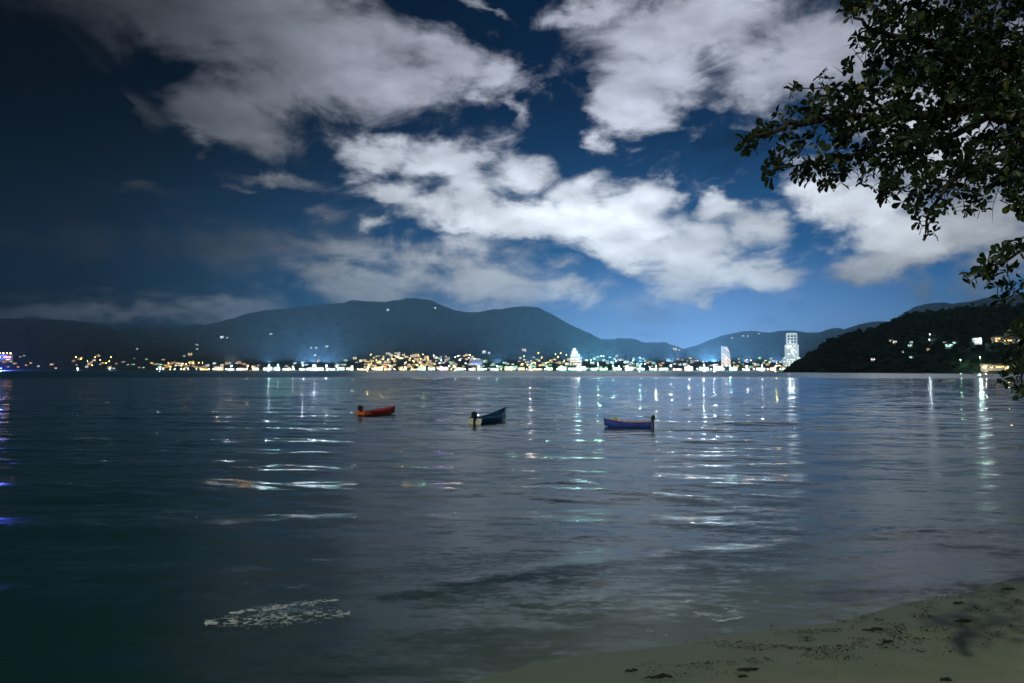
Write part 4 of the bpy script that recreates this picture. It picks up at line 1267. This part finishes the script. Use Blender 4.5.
def build_litter():
    rg = random.Random(31); weed = MB(); sh = MB()
    def bit(mb, x, y, z, s, flat=.25):
        a = rg.random() * 6.28; n = 6; vs = []
        for k in range(n):
            q = a + 6.28 * k / n; rr = s * rg.uniform(.5, 1.0)
            vs.append((x + rr * math.cos(q), y + rr * .6 * math.sin(q), z + .002))
        vs.append((x, y, z + s * flat + .004))
        mb.add(vs, [(k, (k + 1) % n, n) for k in range(n)])
    rs = np.random.RandomState(5); n = 26000
    t_ = rs.rand(n); px = 640 + 384 * t_; mid = 672 - 70 * t_
    py = mid + rs.normal(0, 1, n) * (9 + 10 * t_)
    dens = fbm(px / 26.0 - py / 9.0, py / 6.0 + px / 70.0, 4)
    keep = (dens > .53) & (py < 683) & (rs.rand(n) < np.clip((px - 650) / 140, .12, 1))
    px, py = px[keep], py[keep]
    uu = (px - 512) / 740; vv = (341.5 - py) / 740; dd = math.cos(PITCH) - vv * math.sin(PITCH)
    uu, tt = uu / dd, (math.sin(PITCH) + vv * math.cos(PITCH)) / dd
    Y = np.full(len(px), 4.0); done = np.zeros(len(px), bool)
    for _ in range(900):
        done |= (CAM_Z + tt * Y) <= ground_z(uu * Y, Y); Y = np.where(done, Y, Y + .02)
    Zg = ground_z(uu * Y, Y)
    for x, y, z in zip(uu * Y, Y, Zg):
        if rg.random() < .78: bit(weed, x, y, z + .012, rg.uniform(.006, .022) * (2.2 if rg.random() < .05 else .85), .15)
        else: bit(sh, x, y, z + .012, rg.uniform(.003, .011), .5)
    tag(weed.build('beach_litter', M['weed']), 'scattered dark bits of weed and leaf along the tide line', 'litter', kind='stuff')
    tag(sh.build('shell_scatter', M['shell']), 'scattered pale shell bits along the tide line', 'shells', kind='stuff')
    CLP = [(660, 678, .16, 'curled heap of dark seaweed at the bottom of the beach'), (748, 671, .13, 'flat dark seaweed clump left of the tide line litter'), (632, 672, .08, 'small dark weed scrap furthest down the beach'),
           (873, 631, .15, 'long dark weed strand midway along the tide line'), (965, 622, .17, 'largest dark weed strand towards the tree side'), (888, 643, .08, 'small dark weed clump under the long strand'),
           (1008, 590, .12, 'dark weed clump highest along the tide line'), (958, 604, .10, 'dark weed clump above the largest strand'), (945, 682, .09, 'dark scrap alone on the dry sand at the bottom'), (742, 678, .06, 'tiny weed scrap below the flat clump')]
    for (px, py, s, lab) in CLP:
        x, y, z = on_sand(px, min(py, 681)); mb = MB()
        for k in range(9):
            a = rg.uniform(-.5, .5); q = rg.uniform(-1, 1)
            c = Vector((x + q * s, y + rg.uniform(-.2, .2) * s + .3 * q * s, z + .012))
            d = Vector((math.cos(a), math.sin(a), 0)) * s * .7
            mb.tube([c - d, c - d * .3 + Vector((0, .02, .018)), c + d * .3 + Vector((0, -.015, .02)), c + d], [.004, .013, .011, .003], 5)
        tag(mb.build('seaweed_clump', M['weed']), lab, 'seaweed', 'seaweed clumps on the beach')
    # foam: torn flakes riding on the water
    def foam(name, spots, label):
        mb = MB()
        for (x0_, y0_, x1_, y1_, w, n, s) in spots:
            for _ in range(n):
                t_ = rg.random(); px = x0_ + (x1_ - x0_) * t_; e_ = math.sin(math.pi * (.1 + .8 * t_)); py = y0_ + (y1_ - y0_) * t_ + rg.gauss(0, w * e_)
                if fbm(np.array(px / 5.0), np.array((py + px * .10) / 1.1), 4) < .53: continue
                x, y = at_water(px, py, .05); L = s * rg.uniform(.25, 1.0) ** 1.5 * 2; k = 6; a0 = rg.gauss(.25, .25); h = rg.uniform(0, .02)
                vs = []
                for i in range(k):
                    q = 6.28 * i / k; dx, dy = L * math.cos(q) * rg.uniform(.5, 1), L * .16 * math.sin(q) * rg.uniform(.5, 1)
                    vs.append((x + dx * math.cos(a0) - dy * math.sin(a0), y + dx * math.sin(a0) + dy * math.cos(a0), .06 + h))
                vs.append((x, y, .062 + h + L * .05))
                mb.add(vs, [(i, (i + 1) % k, k) for i in range(k)])
        tag(mb.build(name, M['foam']), label, 'foam', kind='stuff')
    foam('wave_foam', [(205, 624, 350, 614, 3.4, 9000, .016), (230, 614, 338, 601, 1.5, 2600, .022)], 'broken foam of a small wave on the dark water')
    foam('shore_foam', [(632, 634, 700, 615, 2.0, 0, .04), (694, 613, 712, 617.5, .3, 130, .03), (700, 618, 724, 622.5, .25, 150, .03), (714, 623, 748, 617, .35, 220, .03), (722, 609, 736, 611, .2, 50, .03), (640, 630, 668, 636, .8, 60, .02)], 'thin foam line where the wash meets the sand')


build_litter()

# ------------------------------------------------------------------ night haze over the bay
HAZE = 3.1e-5
hz = MB(); hz.box((0, 5000, 322), (22000, 12800, 658))
hm = bpy.data.materials.new('haze_air'); hm.use_nodes = True
N = NT(hm.node_tree); N.n.clear(); out = N.new('ShaderNodeOutputMaterial'); pv = N.new('ShaderNodeVolumePrincipled')
pv.inputs['Color'].default_value = (.28, .57, 1.0, 1); pv.inputs['Density'].default_value = HAZE; pv.inputs['Anisotropy'].default_value = 0.0
N.l.new(pv.outputs[0], out.inputs['Volume'])
tag(hz.build('haze', hm), 'thin night haze filling the whole bay', 'haze', kind='stuff')
